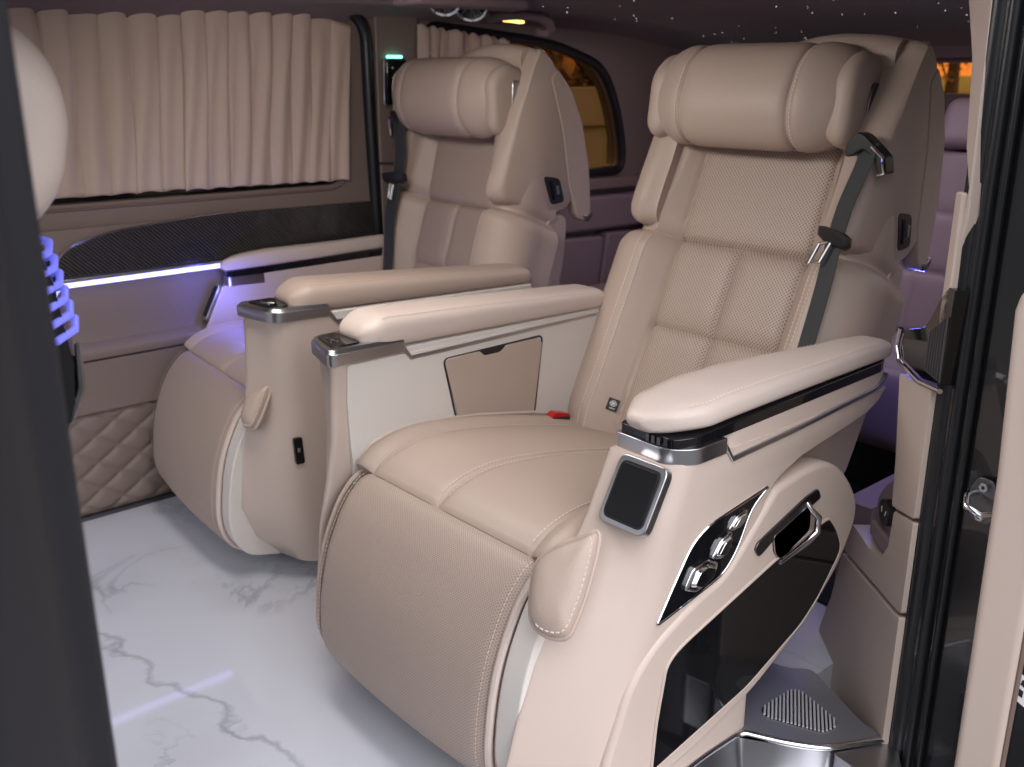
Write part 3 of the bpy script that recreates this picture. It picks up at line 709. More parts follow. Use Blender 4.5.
# far side (the vehicle's right): sliding door with a curtained window, then the quarter panel
win1 = rp([(.28, .788), (1.50, .782), (1.528, 1.23), (1.40, 1.252), (.28, 1.262)], [.03, .05, .06, .05, .03], 6)
mb = MB(); poly_wall_with_hole(mb, (-.6, 1.60, .728, 1.33), win1, FXZ, 2.433, 2.495)
door = struct(mb.build('door_1', 'trim'), 'far sliding door trimmed in taupe with a curtained window and a carbon insert')
mb = MB(); mb.tube([(a, 2.431, b) for a, b in rp([(.28, .776), (1.512, .770), (1.542, 1.236), (1.41, 1.262), (.28, 1.272)], [.03, .06, .07, .05, .03], 6)], .0035, 6, closed=True); mb.build('window_seam', 'seam', door)
mb = MB(); mb.box(.28, 1.53, 2.470, 2.475, .78, 1.26); mb.build('window_1', 'gloss', door)
# carbon insert with its rounded front end, LED line, recessed panel, ledge, plain panel, quilted panel
ins = rp([(.70, .618), (.70, .66), (.735, .692), (.83, .714), (1.10, .735), (1.62, .728), (1.62, .600), (1.10, .618)], [.01, .03, .06, .08, .1, 0, 0, .02], 6)
mb = MB(); mb.box(-.6, 1.60, 2.440, 2.495, -.05, .73); mb.box(-.6, 1.60, 2.421, 2.445, .66, .73); mb.build('door_core', 'trim', door)
mb = MB(); mb.prism(ins, FXZ, 2.427, 2.415); mb.build('carbon_insert', 'carbon', door, bevel=.003)
mb = MB(); mb.tube([(a, 2.416, b+.002) for a, b in ins[:-8]][6:34], .0025, 6); mb.build('insert_edge', 'chrome', door)
mb = MB(); mb.prism([(-.6, .604), (1.115, .607), (1.115, .616), (-.6, .616)], FXZ, 2.427, 2.407); mb.build('insert_lip', 'silver', door, bevel=.003)
mb = MB(); mb.prism([(-.6, .592), (1.115, .595), (1.115, .604), (-.6, .601)], FXZ, 2.425, 2.409); mb.build('led_strip', 'led', door, bevel=.002)
mb = MB(); mb.tube([(1.118, 2.409, .600), (1.112, 2.409, .555), (1.088, 2.413, .50)], .005, 8); mb.build('led_return', 'blue_glow', door)
mb = MB()
rec = [(2.439, .588), (2.439, .47), (2.433, .45), (2.407, .440), (2.401, .425), (2.405, .412), (2.415, .410), (2.485, .41), (2.485, .588)]
mb.loft([[(x, y, z) for y, z in rec] for x in (-.6, 1.15)]); mb.build('recess_panel', 'trim', door, smooth=50)
mb = MB(); mb.prism(rp([(-.6, .276), (1.6, .276), (1.6, .407), (-.6, .407)], .004, 2), FXZ, 2.445, 2.407); mb.build('plain_panel', 'trim', door, bevel=.008)
# quilted lower panel: puffed diamonds
mb = MB(); NX, NZ = 300, 60; x0, x1, z0, z1 = .2, 1.3, .01, .272; vs = []; fs = []
for j in range(NZ+1):
    for i in range(NX+1):
        x = x0+(x1-x0)*i/NX; z = z0+(z1-z0)*j/NZ; a = (x*1.0+z*1.5)/.105; b = (x*1.0-z*1.5)/.105
        da = abs(a-round(a))*.06; db = abs(b-round(b))*.06
        h = .009*(1-math.exp(-da/.007))*(1-math.exp(-db/.007)); e = min(x-x0, x1-x, z-z0, z1-z); h *= sst(0, .012, e)
        vs.append((x, 2.423-h, z))
for j in range(NZ):
    for i in range(NX): fs.append((j*(NX+1)+i, j*(NX+1)+i+1, (j+1)*(NX+1)+i+1, (j+1)*(NX+1)+i))
mb.add(vs, fs); mb.build('quilted_panel', 'trim', door, smooth=180)
mb = MB(); mb.box(-.6, 1.6, 2.407, 2.435, -.004, .010); mb.build('sill_strip', 'blue_glow' if False else 'gun', door)
# black door seal
mb = MB(); mb.tube([(a, 2.421, b) for a, b in rp([(.2, 1.285), (1.46, 1.270), (1.590, 1.225), (1.592, .95), (1.605, .60)], [0, .05, .09, .3, 0], 10)], .017, 10); struct(mb.build('trim_1', 'rubber'), 'black rubber seal around the far sliding door')

# quarter panel behind the door
win2 = rp([(1.78, .760), (2.640, .752), (2.640, .84), (2.600, .985), (2.525, 1.105), (2.30, 1.172), (1.80, 1.212)], [.03, .05, .10, .10, .10, .10, .04], 7)
mb = MB(); poly_wall_with_hole(mb, (1.60, 3.25, .70, 1.36), win2, FXZ, 2.420, 2.485)
mb.prism([(1.60, .70), (3.25, .70), (3.25, -.05), (1.60, -.05)], FXZ, 2.435, 2.485)
wr = struct(mb.build('wall_right', 'trim'), 'far side wall behind the sliding door, trimmed in taupe')
mb = MB(); mb.tube([(a, 2.418, b) for a, b in win2], .016, 8, closed=True); mb.build('window_frame', 'rubber', wr)
mb = MB(); mb.prism([(a, b) for a, b in win2], FXZ, 2.453, 2.459); struct(mb.build('window_2', 'glass'), 'amber tinted quarter window')
mb = MB(); mb.prism(rp([(1.72, .742), (3.2, .725), (3.2, .69), (1.72, .70)], .01, 3), FXZ, 2.425, 2.387); mb.build('window_ledge', 'trim', wr, bevel=.008)
mb = MB(); mb.prism(rp([(1.72, .685), (3.2, .665), (3.2, .55), (1.72, .565)], .02, 3), FXZ, 2.445, 2.375); mb.build('upper_trim', 'trim_dark', wr, bevel=.018)
mb = MB()
for i in range(6):
    xa = 1.74+i*.235; mb.prism(rp([(xa, .0), (xa+.228, .0), (xa+.31, .535), (xa+.085, .545)], .02, 4), FXZ, 2.445, 2.370)
mb.build('lower_trim', 'trim_dark', wr, bevel=.015)
# pillar trim between door and quarter window
mb = MB(); mb.prism([(1.612, .835), (1.76, .822), (1.76, 1.235), (1.612, 1.255)], FXZ, 2.425, 2.407); mb.prism([(1.612, .829), (1.76, .816), (1.76, .60), (1.612, .60)], FXZ, 2.425, 2.405); mb.build('trim_2', 'trim', wr, bevel=.006)

# headliner, curving down at both sides, with fibre-optic stars
sec = [(2.46, 1.20), (2.40, 1.235), (2.36, 1.250), (2.28, 1.252), (2.20, 1.246), (2.05, 1.262), (1.85, 1.292), (1.6, 1.305), (1.3, 1.298), (1.1, 1.285), (.95, 1.275), (.80, 1.268), (.66, 1.262), (.60, 1.255)]
P_, _ = spline(sec, 60); mb = MB()
def ceil_drop(x): return .0+.10*max(0, (x-2.15)/1.0)**2
rings = []
for i in range(41):
    x = -.6+3.85*i/40; d = ceil_drop(x)
    rings.append([(x, p.x, p.y-d) for p in P_]+[(x, p.x, p.y+.05-d) for p in P_[::-1]])
mb.loft(rings); ceiling = struct(mb.build('ceiling', 'headliner', smooth=60), 'dark mauve headliner with tiny star lights')
mb = MB(); rs = random.Random(3)
for _ in range(120):
    x = rs.uniform(1.5, 3.1); i = rs.randint(8, 50); p = P_[i]; z = p.y-ceil_drop(x)-.001; c = Vector((x, p.x, z)); r = rs.choice((.0008, .0010, .0013))
    vs = [c+Vector(d)*r for d in ((1, 0, 0), (-1, 0, 0), (0, 1, 0), (0, -1, 0), (0, 0, 1), (0, 0, -1))]
    mb.add(vs, [(0, 2, 4), (2, 1, 4), (1, 3, 4), (3, 0, 4), (2, 0, 5), (1, 2, 5), (3, 1, 5), (0, 3, 5)])
so = mb.build('star_lights', 'star', ceiling); so['kind'] = 'stuff'

# rear wall with the tailgate window
win3 = rp([(2.1, 1.02), (1.0, 1.02), (.98, 1.112), (2.12, 1.112)], .03, 5)
FYZ = lambda a, b, c: (c, a, b)
mb = MB(); poly_wall_with_hole(mb, (.70, 2.42, -.05, 1.33), win3, FYZ, 3.12, 3.2); mb.box(3.07, 3.12, .9, 2.3, 1.125, 1.16); struct(mb.build('wall_back', 'headliner'), 'dark tailgate with a narrow window')
mb = MB(); mb.prism(win3, FYZ, 3.15, 3.156); struct(mb.build('window_3', 'glass'), 'tailgate window')

# near side behind the door opening: diagonal jamb cover, wheel-arch trim and the side wall
DG = lambda a, b, c: (1.335+a*.7071-c*.7071, .600+a*.7071+c*.7071, b)     # a along the jamb face, b height, c depth towards the camera side
def dg(x): return (x-1.335)*1.41421
low = [(dg(1.335), -.05), (dg(1.640), -.05), (dg(1.625), .02), (dg(1.590), .11), (dg(1.562), .225), (dg(1.352), .272), (dg(1.335), .28)]
mid = [(dg(1.335), .286), (dg(1.352), .280), (dg(1.560), .233), (dg(1.540), .30), (dg(1.500), .305), (dg(1.462), .305), (dg(1.420), .32), (dg(1.400), .355), (dg(1.396), .42), (dg(1.335), .440)]
upp = [(dg(1.335), .446), (dg(1.405), .423), (dg(1.412), .50), (dg(1.433), .632), (dg(1.372), .640), (dg(1.335), .655)]
mb = MB()
mb.prism(rp(low, .006, 3), DG, -.05, .010); mb.prism(rp(mid, .006, 3), DG, -.05, .008); mb.prism(rp(upp, .006, 3), DG, -.05, .008)
jamb = struct(mb.build('wall_left', 'body', bevel=.006), 'beige trim of the near side wall behind the door opening')
mb = MB(); mb.prism([(dg(1.335), .80), (dg(1.327), .935), (dg(1.346), .985), (dg(1.362), 1.10), (dg(1.392), 1.18), (dg(1.40), 1.26), (dg(1.335), 1.26), (dg(1.32), .9)], DG, -.04, .0)
mb.prism([(dg(1.326), .795), (dg(1.328), .928), (dg(1.345), .928), (dg(1.345), .70), (dg(1.318), .70)], DG, -.03, .006)
mb.build('pillar_trim', 'body', jamb, bevel=.004)
# cup holder scoop and power socket
mb = MB(); mb.prism(rp([(dg(1.40), .35), (dg(1.42), .478), (dg(1.455), .44), (dg(1.498), .39), (dg(1.505), .30), (dg(1.455), .30)], .03, 5), DG, -.06, -.012); mb.prism(rp([(dg(1.41), .315), (dg(1.49), .315), (dg(1.49), .345), (dg(1.41), .352)], .008, 4), DG, -.05, -.001)
sco = mb.build('cup_scoop', 'trim_dark', jamb, bevel=.01)
mb = MB(); k = [(dg(1.445)+.026*math.cos(t*math.pi/12), .385+.022*math.sin(t*math.pi/12)) for t in range(24)]; mb.prism(k, DG, -.02, .000)
for u in (-.008, .008): mb.tube([DG(dg(1.445)+u, .383, -.000), DG(dg(1.445)+u*1.5, .392, -.000)], .0012, 6, 1)
mb.build('power_socket', ['black', 'whiteprint'], sco, bevel=.002)
mb = MB(); mb.box(1.66, 3.12, .84, .90, -.05, .28); mb.box(1.45, 3.12, .52, .60, .20, .76); mb.box(1.45, 3.12, .52, .60, 1.19, 1.30); mb.box(1.45, 1.58, .52, .60, .76, 1.19); mb.box(2.92, 3.12, .52, .60, .76, 1.19); mb.build('side_wall', 'trim_dark', jamb)
mb = MB(); mb.prism([(1.58, .76), (2.92, .76), (2.92, 1.19), (1.58, 1.19)], FXZ, .555, .560); struct(mb.build('window_4', 'grey_glass'), 'tinted side window behind the door opening')
# glossy ribbed corner panel with a bright rim and a belt hook above it
mb = MB(); cp = rp([(dg(1.318), .664), (dg(1.371), .650), (dg(1.446), .656), (dg(1.440), .700), (dg(1.378), .725), (dg(1.345), .780), (dg(1.330), .800), (dg(1.312), .80)], [.002, .01, .02, .02, .02, .02, .004, .002], 4)
mb.prism(cp, DG, -.05, .006); rb = mb.build('ribbed_panel', 'gloss', jamb, bevel=.004)
mb = MB()
for i in range(7): u = dg(1.320)+i*.0095; mb.tube([DG(u+.004*0, .667, .0065), DG(u, .725+.006*(6-i), .0065)], .0022, 6)
mb.build('rib', 'gun', rb)
mb = MB(); mb.tube([DG(u, z, .008) for u, z in ((dg(1.312), .657), (dg(1.371), .645), (dg(1.440), .650), (dg(1.452), .670), (dg(1.446), .70))], .004, 8); mb.build('panel_rim', 'chrome', rb)
mb = MB(); hk = rp([(dg(1.362), .865), (dg(1.44), .835), (dg(1.445), .815), (dg(1.40), .812), (dg(1.385), .775), (dg(1.40), .735), (dg(1.45), .722), (dg(1.455), .70), (dg(1.40), .69), (dg(1.345), .735), (dg(1.33), .80)], .012, 4)
mb.prism(hk, DG, -.10, -.06); mb.build('belt_anchor', 'black', jamb, bevel=.006)

# door jamb: black steel with double rubber seal
mb = MB()
mb.add([(1.335, .60, -.3), (1.300, .38, -.3), (1.300, .38, 1.4), (1.335, .60, 1.4), (1.42, .60, -.3), (1.40, .38, -.3), (1.40, .38, 1.4), (1.42, .60, 1.4)], [(0, 1, 2, 3), (4, 5, 6, 7), (0, 1, 5, 4), (3, 2, 6, 7), (1, 2, 6, 5), (0, 3, 7, 4)])
struct(mb.build('trim_3', 'grey_door'), 'black steel door jamb at the rear of the door opening')
mb = MB(); mb.tube([(1.343, .586, z) for z in (-.3, .2, .6, 1.0, 1.4)], .015, 12); mb.tube([(1.328, .563, z) for z in (-.3, .2, .6, 1.0, 1.4)], .009, 12); mb.tube([(1.320, .542, z) for z in (-.3, .2, .6, 1.0, 1.4)], .005, 12); struct(mb.build('trim_4', 'rubber'), 'black rubber seal on the rear door jamb')

# the slid-open door: beige inner trim edge and black frame, seen end-on
mb = MB(); mb.prism([(.3835, -.2), (.4445, -.2), (.4445, .17), (.449, .60), (.459, .812), (.455, .836), (.444, .842), (.40, .842), (.384, .5)], lambda a, b, c: (c, a, b), 1.19, 1.9); d2 = struct(mb.build('door_2', 'body', bevel=.012, seg=4), 'open near sliding door with beige inner trim')
mb = MB(); mb.box(1.20, 1.9, .31, .40, -.2, 1.35); mb.box(1.215, 1.9, .40, .452, .83, 1.35); mb.build('door_frame', 'grey_door', d2, bevel=.012)
mb = MB(); mb.tube([(1.197, .385, -.2), (1.197, .384, .4), (1.199, .398, .84)], .0035, 8); mb.build('trim_edge', 'seam', d2)
# sticker on the door edge
mb = MB(); mb.prism(rp([(.352, .298), (.385, .312), (.386, .352), (.352, .338)], .004, 3), lambda a, b, c: (c, a, b), 1.2005, 1.1992)
for q_ in ([(.376, .318), (.382, .320), (.382, .330), (.376, .328)], [(.372, .332), (.381, .336), (.379, .344), (.373, .342)], [(.358, .318), (.370, .322), (.370, .325), (.358, .321)], [(.358, .328), (.368, .332), (.368, .335), (.358, .331)]):
    mb.prism(q_, lambda a, b, c: (c, a, b), 1.1993, 1.1988, 1)
tag(mb.build('sticker', ['whiteprint', 'black']), 'small white pictogram sticker on the black door edge', 'sticker')

# striker on the jamb
st = empty('door_striker', 'steel door striker bolted to the black door jamb', 'striker', (1.318, .505, .515))
FS = lambda a, b, c: (c+.0+.16*(a), a, b)
oct_ = rp([(-.022, -.016), (-.012, -.032), (.012, -.032), (.022, -.014), (.020, .018), (.010, .034), (-.010, .034), (-.020, .02)], .006, 4)
mb = MB(); mb.prism(oct_, FS, .0, -.008); mb.build('plate', 'gun', st, bevel=.002)
mb = MB(); mb.tube([FS(.018, .006, -.006), FS(.018, .006, -.020), FS(.010, -.004, -.034), FS(-.012, -.008, -.034), FS(-.020, -.008, -.02), FS(-.020, -.008, -.004)], .005, 10); mb.build('loop', 'chrome', st, smooth=80)
for b in (.022, -.022):
    mb = MB(); mb.prism([(.007*math.cos(k*math.pi/3), b+.007*math.sin(k*math.pi/3)) for k in range(6)], FS, -.007, -.013); mb.prism([(.003*math.cos(k*math.pi/3), b+.003*math.sin(k*math.pi/3)) for k in range(6)], FS, -.012, -.0135, 1); mb.build('bolt', ['silver', 'black'], st, bevel=.001)
mb = MB(); mb.prism([(.008*math.cos(k*math.pi/5), .008*math.sin(k*math.pi/5)) for k in range(10)], lambda a, b, c: (1.306+c, .484+a, .716+b), .004, -.005); mb.prism([(.003*math.cos(k*math.pi/3), .003*math.sin(k*math.pi/3)) for k in range(6)], lambda a, b, c: (1.306+c, .484+a, .716+b), -.004, -.0065, 1)
tag(mb.build('jamb_bolt', ['gun', 'silver']), 'small round bolt head high on the black door jamb', 'bolt')

# entrance step with its loudspeaker grille
FXY = lambda a, b, c: (a, b, c)
mb = MB(); top_ = rp([(.98, .86), (1.37, .90), (1.390, .821), (1.420, .795), (1.347, .654), (1.337, .607), (1.242, .658), (1.211, .702), (1.179, .766), (1.163, .774), (1.075, .776), (.98, .770)], [.005, .01, .02, .03, .02, .005, .03, .02, .02, .02, .02, .01], 4)
mb.prism(top_, FXY, -.04, .055); step = struct(mb.build('trim_5', 'step', bevel=.005), 'satin metal step edge at the door sill')
wl = rp([(.98, .770), (1.075, .776), (1.163, .774), (1.179, .766), (1.211, .702), (1.242, .658), (1.337, .607)], [0, .02, .02, .02, .02, .03, 0], 4)
mb = MB(); mb.tube([(a, b, .053) for a, b in wl], .0055, 10); mb.build('step_nosing', 'chrome', step, smooth=80)
mb = MB(); mb.loft([[(a+o_, b-o_, z) for a, b in wl]+[(a-.006, b+.004, z) for a, b in wl[::-1]] for z, o_ in ((.050, .001), (-.02, .008), (-.18, .02))]); mb.build('step_riser', 'silver', step)
mb = MB(); mb.box(1.0, 1.30, .35, .80, -.20, -.18); mb.build('step_tread', 'silver', step)
mb = MB(); mb.prism(rp([(1.352, .655), (1.358, .604), (1.29, .55), (1.24, .597), (1.248, .647), (1.335, .604)], .006, 3), FXY, -.05, .049); mb.build('sill_plate', 'silver', step, bevel=.003)
gp = rp([(1.236, .768), (1.250, .786), (1.333, .782), (1.344, .768), (1.317, .682), (1.300, .674), (1.272, .680)], .010, 4)
mb = MB(); mb.prism(gp, FXY, .053, .0558)
def inside(p, poly):
    c = False; n = len(poly)
    for i in range(n):
        a, b = poly[i], poly[i-1]
        if (a[1] > p[1]) != (b[1] > p[1]) and p[0] < (b[0]-a[0])*(p[1]-a[1])/(b[1]-a[1])+a[0]: c = not c
    return c
u = Vector((.45, -.89)).normalized(); u = Vector((.83, .55)).normalized(); w = Vector((-u.y, u.x))
for i in range(-14, 15):
    base = Vector((1.290, .737))+w*(i*.0062); ts = [t*.001 for t in range(-90, 91) if inside(tuple(base+u*t*.001), gp)]
    if len(ts) > 6: a = base+u*ts[0]; b = base+u*ts[-1]; mb.tube([(a.x, a.y, .0568), (b.x, b.y, .0568)], .0019, 6, 1)
mb.build('speaker_grille', ['black', 'slat'], step)

# near pillar in the foreground
mb = MB(); pr = rp([(-.15, .66), (-.15, .42), (.05, .40), (.118, .50), (.132, .535), (.157, .552), (.153, .60), (.10, .68)], [.02, .05, .05, .02, .01, .012, .02, .03], 6)
mb.loft([[(x-.000, y, z) for x, y in pr] for z in (-.3, .6, 1.4)]); struct(mb.build('trim_6', 'pillar'), 'dark pillar at the front edge of the door opening')

# ------------------------------------------------------------------ curtains
def curtain(name, label, x0f, x1f, zt, zb, y, n_fold, group, wav=.012, nx=220, nz=40, seed=1, gather=None, top_ruffle=.0):
    rnd = random.Random(seed); ph = [rnd.uniform(-.35, .35) for _ in range(n_fold+2)]
    mb = MB(); vs = []; fs = []
    for j in range(nz+1):
        v = j/nz
        for i in range(nx+1):
            u = i/nx; x = x0f(v)+(x1f(v)-x0f(v))*u; f = u*n_fold; k = int(min(f, n_fold-1e-6)); t = f-k
            tt = min(.999, max(0., t)); sharp = (1-abs(2*tt-1)**1.0)
            prof = (math.sin(math.pi*tt)**.32)*(.75+.5*tt)
            dep = wav*(.65+.35*math.sin(3.1*v+ph[k]*6))*(1+ph[k]*.6)
            yy = y-dep*prof - .004*math.sin(u*n_fold*2.3*math.pi+v*3+seed)*sst(.0, .3, v)
            hem = .0035*(1 if .885 < v < .90 else 0)
            z = zt(u)+(zb(u)-zt(u))*v + (.004*math.sin(math.pi*tt) if j == nz else 0)+(top_ruffle*math.sin(u*n_fold*2*math.pi)*(1 if j < 2 else 0))
            vs.append((x+.004*math.sin(v*5+k*2.1), yy+hem, z))
    for j in range(nz):
        for i in range(nx): fs.append((j*(nx+1)+i, j*(nx+1)+i+1, (j+1)*(nx+1)+i+1, (j+1)*(nx+1)+i))
    mb.add(vs, fs); o = mb.build(name, 'curtain', smooth=180, solid=.0016); tag(o, label, 'curtain', group); return o
zt = lambda x: interp([(.3, 1.268), (1.05, 1.250), (1.40, 1.236), (1.53, 1.198)], x)
curtain('curtain', 'wide pleated taupe curtain on the front half of the big far window', lambda v: .33, lambda v: 1.082-.03*v, lambda u: zt(.33+.745*u), lambda u: .799-.002*u, 2.452, 11, 'pleated window curtains', wav=.019, seed=2)
curtain('curtain', 'pleated taupe curtain on the rear half of the big far window', lambda v: 1.068-.028*v, lambda v: 1.545-.03*v, lambda u: zt(1.06+.46*u), lambda u: .797-.006*u, 2.432, 8, 'pleated window curtains', wav=.017, seed=5)
curtain('curtain', 'bunched pinkish curtain drawn aside on the rear quarter window', lambda v: 1.752-.03*v, lambda v: 2.095-.02*v, lambda u: 1.212-.036*u, lambda u: .775, 2.402, 9, 'pleated window curtains', wav=.022, seed=9, top_ruffle=.004)

# ------------------------------------------------------------------ ceiling fittings
for i, (x, y, z) in enumerate(((1.612, 2.10, 1.254), (1.618, 2.10, 1.258), (1.705, 2.10, 1.248))):
    if i == 0: continue
    v_ = empty('air_vent', ('round chromed air vent in the roof lining, nearer the curtained door', 'round chromed air vent beside the ceiling grab handle')[i-1], 'vent', (x, y, z), 0, 'roof air vents')
    nx = Vector((-.55, -.60, -.58)).normalized(); e1 = nx.cross(Vector((0, 0, 1))).normalized(); e2 = nx.cross(e1)
    ring = lambda r, h, n=28: [e1*math.cos(2*math.pi*k/n)*r+e2*math.sin(2*math.pi*k/n)*r+nx*h for k in range(n)]
    mb = MB(); mb.loft([ring(.046, -.03), ring(.046, .004), ring(.042, .009), ring(.037, .006), ring(.036, -.012)]); mb.build('vent_ring', 'chrome', v_, smooth=50)
    mb = MB(); mb.loft([ring(.036, -.012), ring(.036, -.008)]); mb.build('vent_core', 'black', v_)
    mb = MB()
    for k in range(8):
        a = math.pi*2*k/8; mb.tube([e1*math.cos(a)*.008+e2*math.sin(a)*.008-nx*.004, e1*math.cos(a)*.036+e2*math.sin(a)*.036-nx*.003], .0018, 6)
    mb.loft([ring(.009, -.006, 12), ring(.009, .001, 12), ring(.005, .004, 12)]); mb.build('vent_blade', 'silver', v_)
mb = MB(); mb.prism(rp([(1.48, 2.15), (1.48, 2.03), (1.85, 2.02), (1.87, 2.13)], .03, 5), FXY, 1.268, 1.238); struct(mb.build('trim_7', 'trim_dark', bevel=.012), 'roof panel carrying the air vents')
gh = empty('grab_handle', 'taupe ceiling grab handle with a small lit amber lamp', 'handle', (1.97, 2.2, 1.225))
mb = MB(); mb.tube([(-.115, .02, .022), (-.112, .0, .0), (-.095, -.014, .008), (-.03, -.020, .012), (.05, -.020, .008), (.09, -.014, -.004), (.112, .0, -.020), (.100, .01, -.034), (.075, .02, -.030)], [.013, .015, .015, .014, .014, .015, .015, .014, .012], 12); mb.build('grip', 'trim_dark', gh, smooth=80)
mb = MB(); mb.prism(rp([(-.12, .05), (.12, .05), (.12, .012), (-.12, .012)], .012, 4), FXY, .014, .032); mb.build('mount', 'trim_dark', gh, bevel=.004)
mb = MB(); mb.prism(rp([(-.055, .0), (.01, -.002), (.01, -.010), (-.055, -.006)], .003, 3), lambda a, b, c: (a, c, b), .0, .02); mb.build('lamp_lens', 'lamp', gh, bevel=.002)
# control panel on the pillar
cpn = empty('control_panel', 'black touch control with a teal light on the pillar beside the far window', 'control', (1.665, 2.405, 1.06))
mb = MB(); mb.prism(rp([(-.033, -.066), (.026, -.058), (.038, .060), (-.030, .060)], .010, 4), lambda a, b, c: (a, c, b), .002, -.016); mb.build('panel', 'gloss', cpn, bevel=.004)
mb = MB(); mb.tube([(-.036, -.010, .055), (-.040, -.012, -.06), (-.030, -.012, -.07)], .0025, 6); mb.build('panel_edge', 'silver', cpn)
mb = MB(); mb.prism(rp([(-.022, .061), (.028, .061), (.026, .069), (-.020, .069)], .003, 3), lambda a, b, c: (a, c, b), .000, -.010); mb.build('indicator_light', 'teal', cpn)
for k in range(6):
    mb = MB(); mb.prism([((-.012+.03*(k % 2))+.003*math.cos(t), (.035-.026*(k//2))+.003*math.sin(t)) for t in (0, 1.57, 3.14, 4.71)], lambda a, b, c: (a, c, b), -.0155, -.0168)
    mb.build('button', 'whiteprint', cpn)

# ------------------------------------------------------------------ front seat at the left edge
fs_ = empty('front_seat', 'cream front seat seen from behind at the edge of the picture by the dark pillar', 'seat', (.246, .98, .0))
mb = MB(); rings = []
for u in [math.sin(math.pi/2*(i/24*2-1)) for i in range(25)]:
    k = (1-abs(u)**3)**(1/3); pr = rp([(-.12, .86), (-.13, 1.06), (-.03, 1.105), (.045, 1.06), (.066, .99), (.045, .90), (-.01, .85)], .05, 6)
    rings.append([(-.03+(x+.03)*(.3+.7*k)*.80, u*.13, 1.035+(z-.97)*(.3+.7*k)*.82) for x, z in pr])
mb.loft(rings); mb.build('headrest', 'cream', fs_, smooth=180)
mb = MB(); rings = []
for u in [math.sin(math.pi/2*(i/24*2-1)) for i in range(25)]:
    k = (1-abs(u)**4)**(1/4); pr = rp([(-.44, .35), (-.41, .87), (-.31, .90), (-.27, .84), (-.26, .60), (-.26, .35)], .05, 6)
    rings.append([(-.34+(x+.34)*(.35+.65*k), u*.24, .6+(z-.6)*(.8+.2*k)) for x, z in pr])
mb.loft(rings); mb.build('seat_back', 'black', fs_, smooth=180)
mb = MB(); mb.box(-.7, -.15, -.25, .25, .0, .38); mb.build('seat_base', 'black', fs_, bevel=.05)
# ribbed trim beside the front seat, ribs made emissive to imitate reflected LED light
am = empty('ribbed_trim', 'black ribbed trim behind the dark pillar, its ribs given a blue glow for reflected LED light', 'trim', (.268, 1.00, .050))
mb = MB(); mb.loft([[(-.05, -.03, z), (.0+d, -.03, z), (.012+d, .0, z), (.0+d, .03, z), (-.05, .03, z)] for z, d in ((.69, .000), (.72, .012), (.76, .016), (.84, .008), (.92, -.012))]); mb.build('column', 'gloss', am, smooth=50)
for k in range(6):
    z = .790+k*.0155; d = .016-.0028*k; mb = MB(); mb.tube([(-.015+d, -.036, z-.004), (.008+d, -.022, z+.002), (.016+d, .0, z+.008), (.008+d, .02, z+.010)], .0038, 8); mb.build('glow_rib', 'blue_glow', am, smooth=80)
mb = MB(); mb.tube([(.028, -.01, .775), (.026, -.01, .73), (.012, -.01, .695)], [.003, .005, .002], 8); mb.build('chrome_edge', 'silver', am)

# ------------------------------------------------------------------ rear bench
be = empty('rear_bench', 'mauve leather bench seat along the back of the cabin', 'seat', (2.7, 1.6, 0))
for yc in (-.42, .0, .42) if False else (-.40, .05, .48):
    mb = MB(); sw = Sweep([(-.05, .36), (-.02, .46), (.03, .62), (.075, .78), (.10, .875)], .205, .035, .13, lambda w, s_, t: groove(s_-.19, .010, .005, .006, .02)+groove(s_-.36, .006, .004, .004, .02)+groove(abs(w)-.13, .004, .003, .003, .01), (.03, .02), 60, 40, lambda x, v, z: (x, v+yc, z))
    sw.mesh(mb); mb.build('backrest', 'bench', be, smooth=180)
    mb = MB(); sw = Sweep([(.075, .885), (.085, .93), (.11, 1.0), (.15, 1.035)], .155, .04, .09, lambda w, s_, t: 0., (.03, .05), 40, 30, lambda x, v, z: (x, v+yc, z))
    sw.mesh(mb); mb.build('headrest', 'bench', be, smooth=180)
    mb = MB(); sw = Sweep([(-.45, .16), (-.49, .22), (-.48, .34), (-.44, .385), (-.30, .40), (-.04, .37)], (.207), .03, .12, lambda w, s_, t: groove(s_-.27, .008, .005, .004, .02), (.02, .03), 60, 40, lambda x, v, z: (x, v+yc, z))
    sw.mesh(mb); mb.build('seat_cushion', 'bench', be, smooth=180)
mb = MB(); mb.box(-.36, .1, -.62, .68, .0065, .2); mb.build('bench_base', 'black', be)

mb = MB(); mb.box(1.72, 3.1, .91, 2.36, .0, .006); tag(mb.build('dark_sheet', 'dark_sheet', bevel=.002), 'dark sheet added over the floor in front of the rear bench', 'dark_sheet')  # dark sheet added over the marble so the floor here stays black
# ------------------------------------------------------------------ outside, seen through the tinted glass
mb = MB(); mb.box(-30, 40, -30, 60, -.60, -.55); struct(mb.build('ground', 'ground'), 'paved ground outside the van')
mb = MB(); mb.loft([[(8, -12, -.55), (8, 3.8, -.55), (8, 3.8, -.50), (8, -12, -.50)], [(26, -12, -.55), (26, 16, -.55), (26, 16, 1.02), (26, -12, 1.02)], [(30, -12, -.55), (30, 16, -.55), (30, 16, 1.0), (30, -12, 1.0)]]); struct(mb.build('lawn', 'grass'), 'grassy bank behind the van', None)
fe = empty('wooden_fence', 'brown board fence beyond the quarter window', 'fence', (6.5, 6.2, -.55))
for i in range(9):
    mb = MB(); x = -2.4+i*.62; mb.box(x, x+.60, -.02, .02, 0, 1.50+.02*(i % 2)); mb.build('fence_board', 'wood', fe, bevel=.01)
for z in (.35, 1.2):
    mb = MB(); mb.box(-2.5, 3.3, -.06, -.02, z, z+.09); mb.build('rail', 'wood', fe)
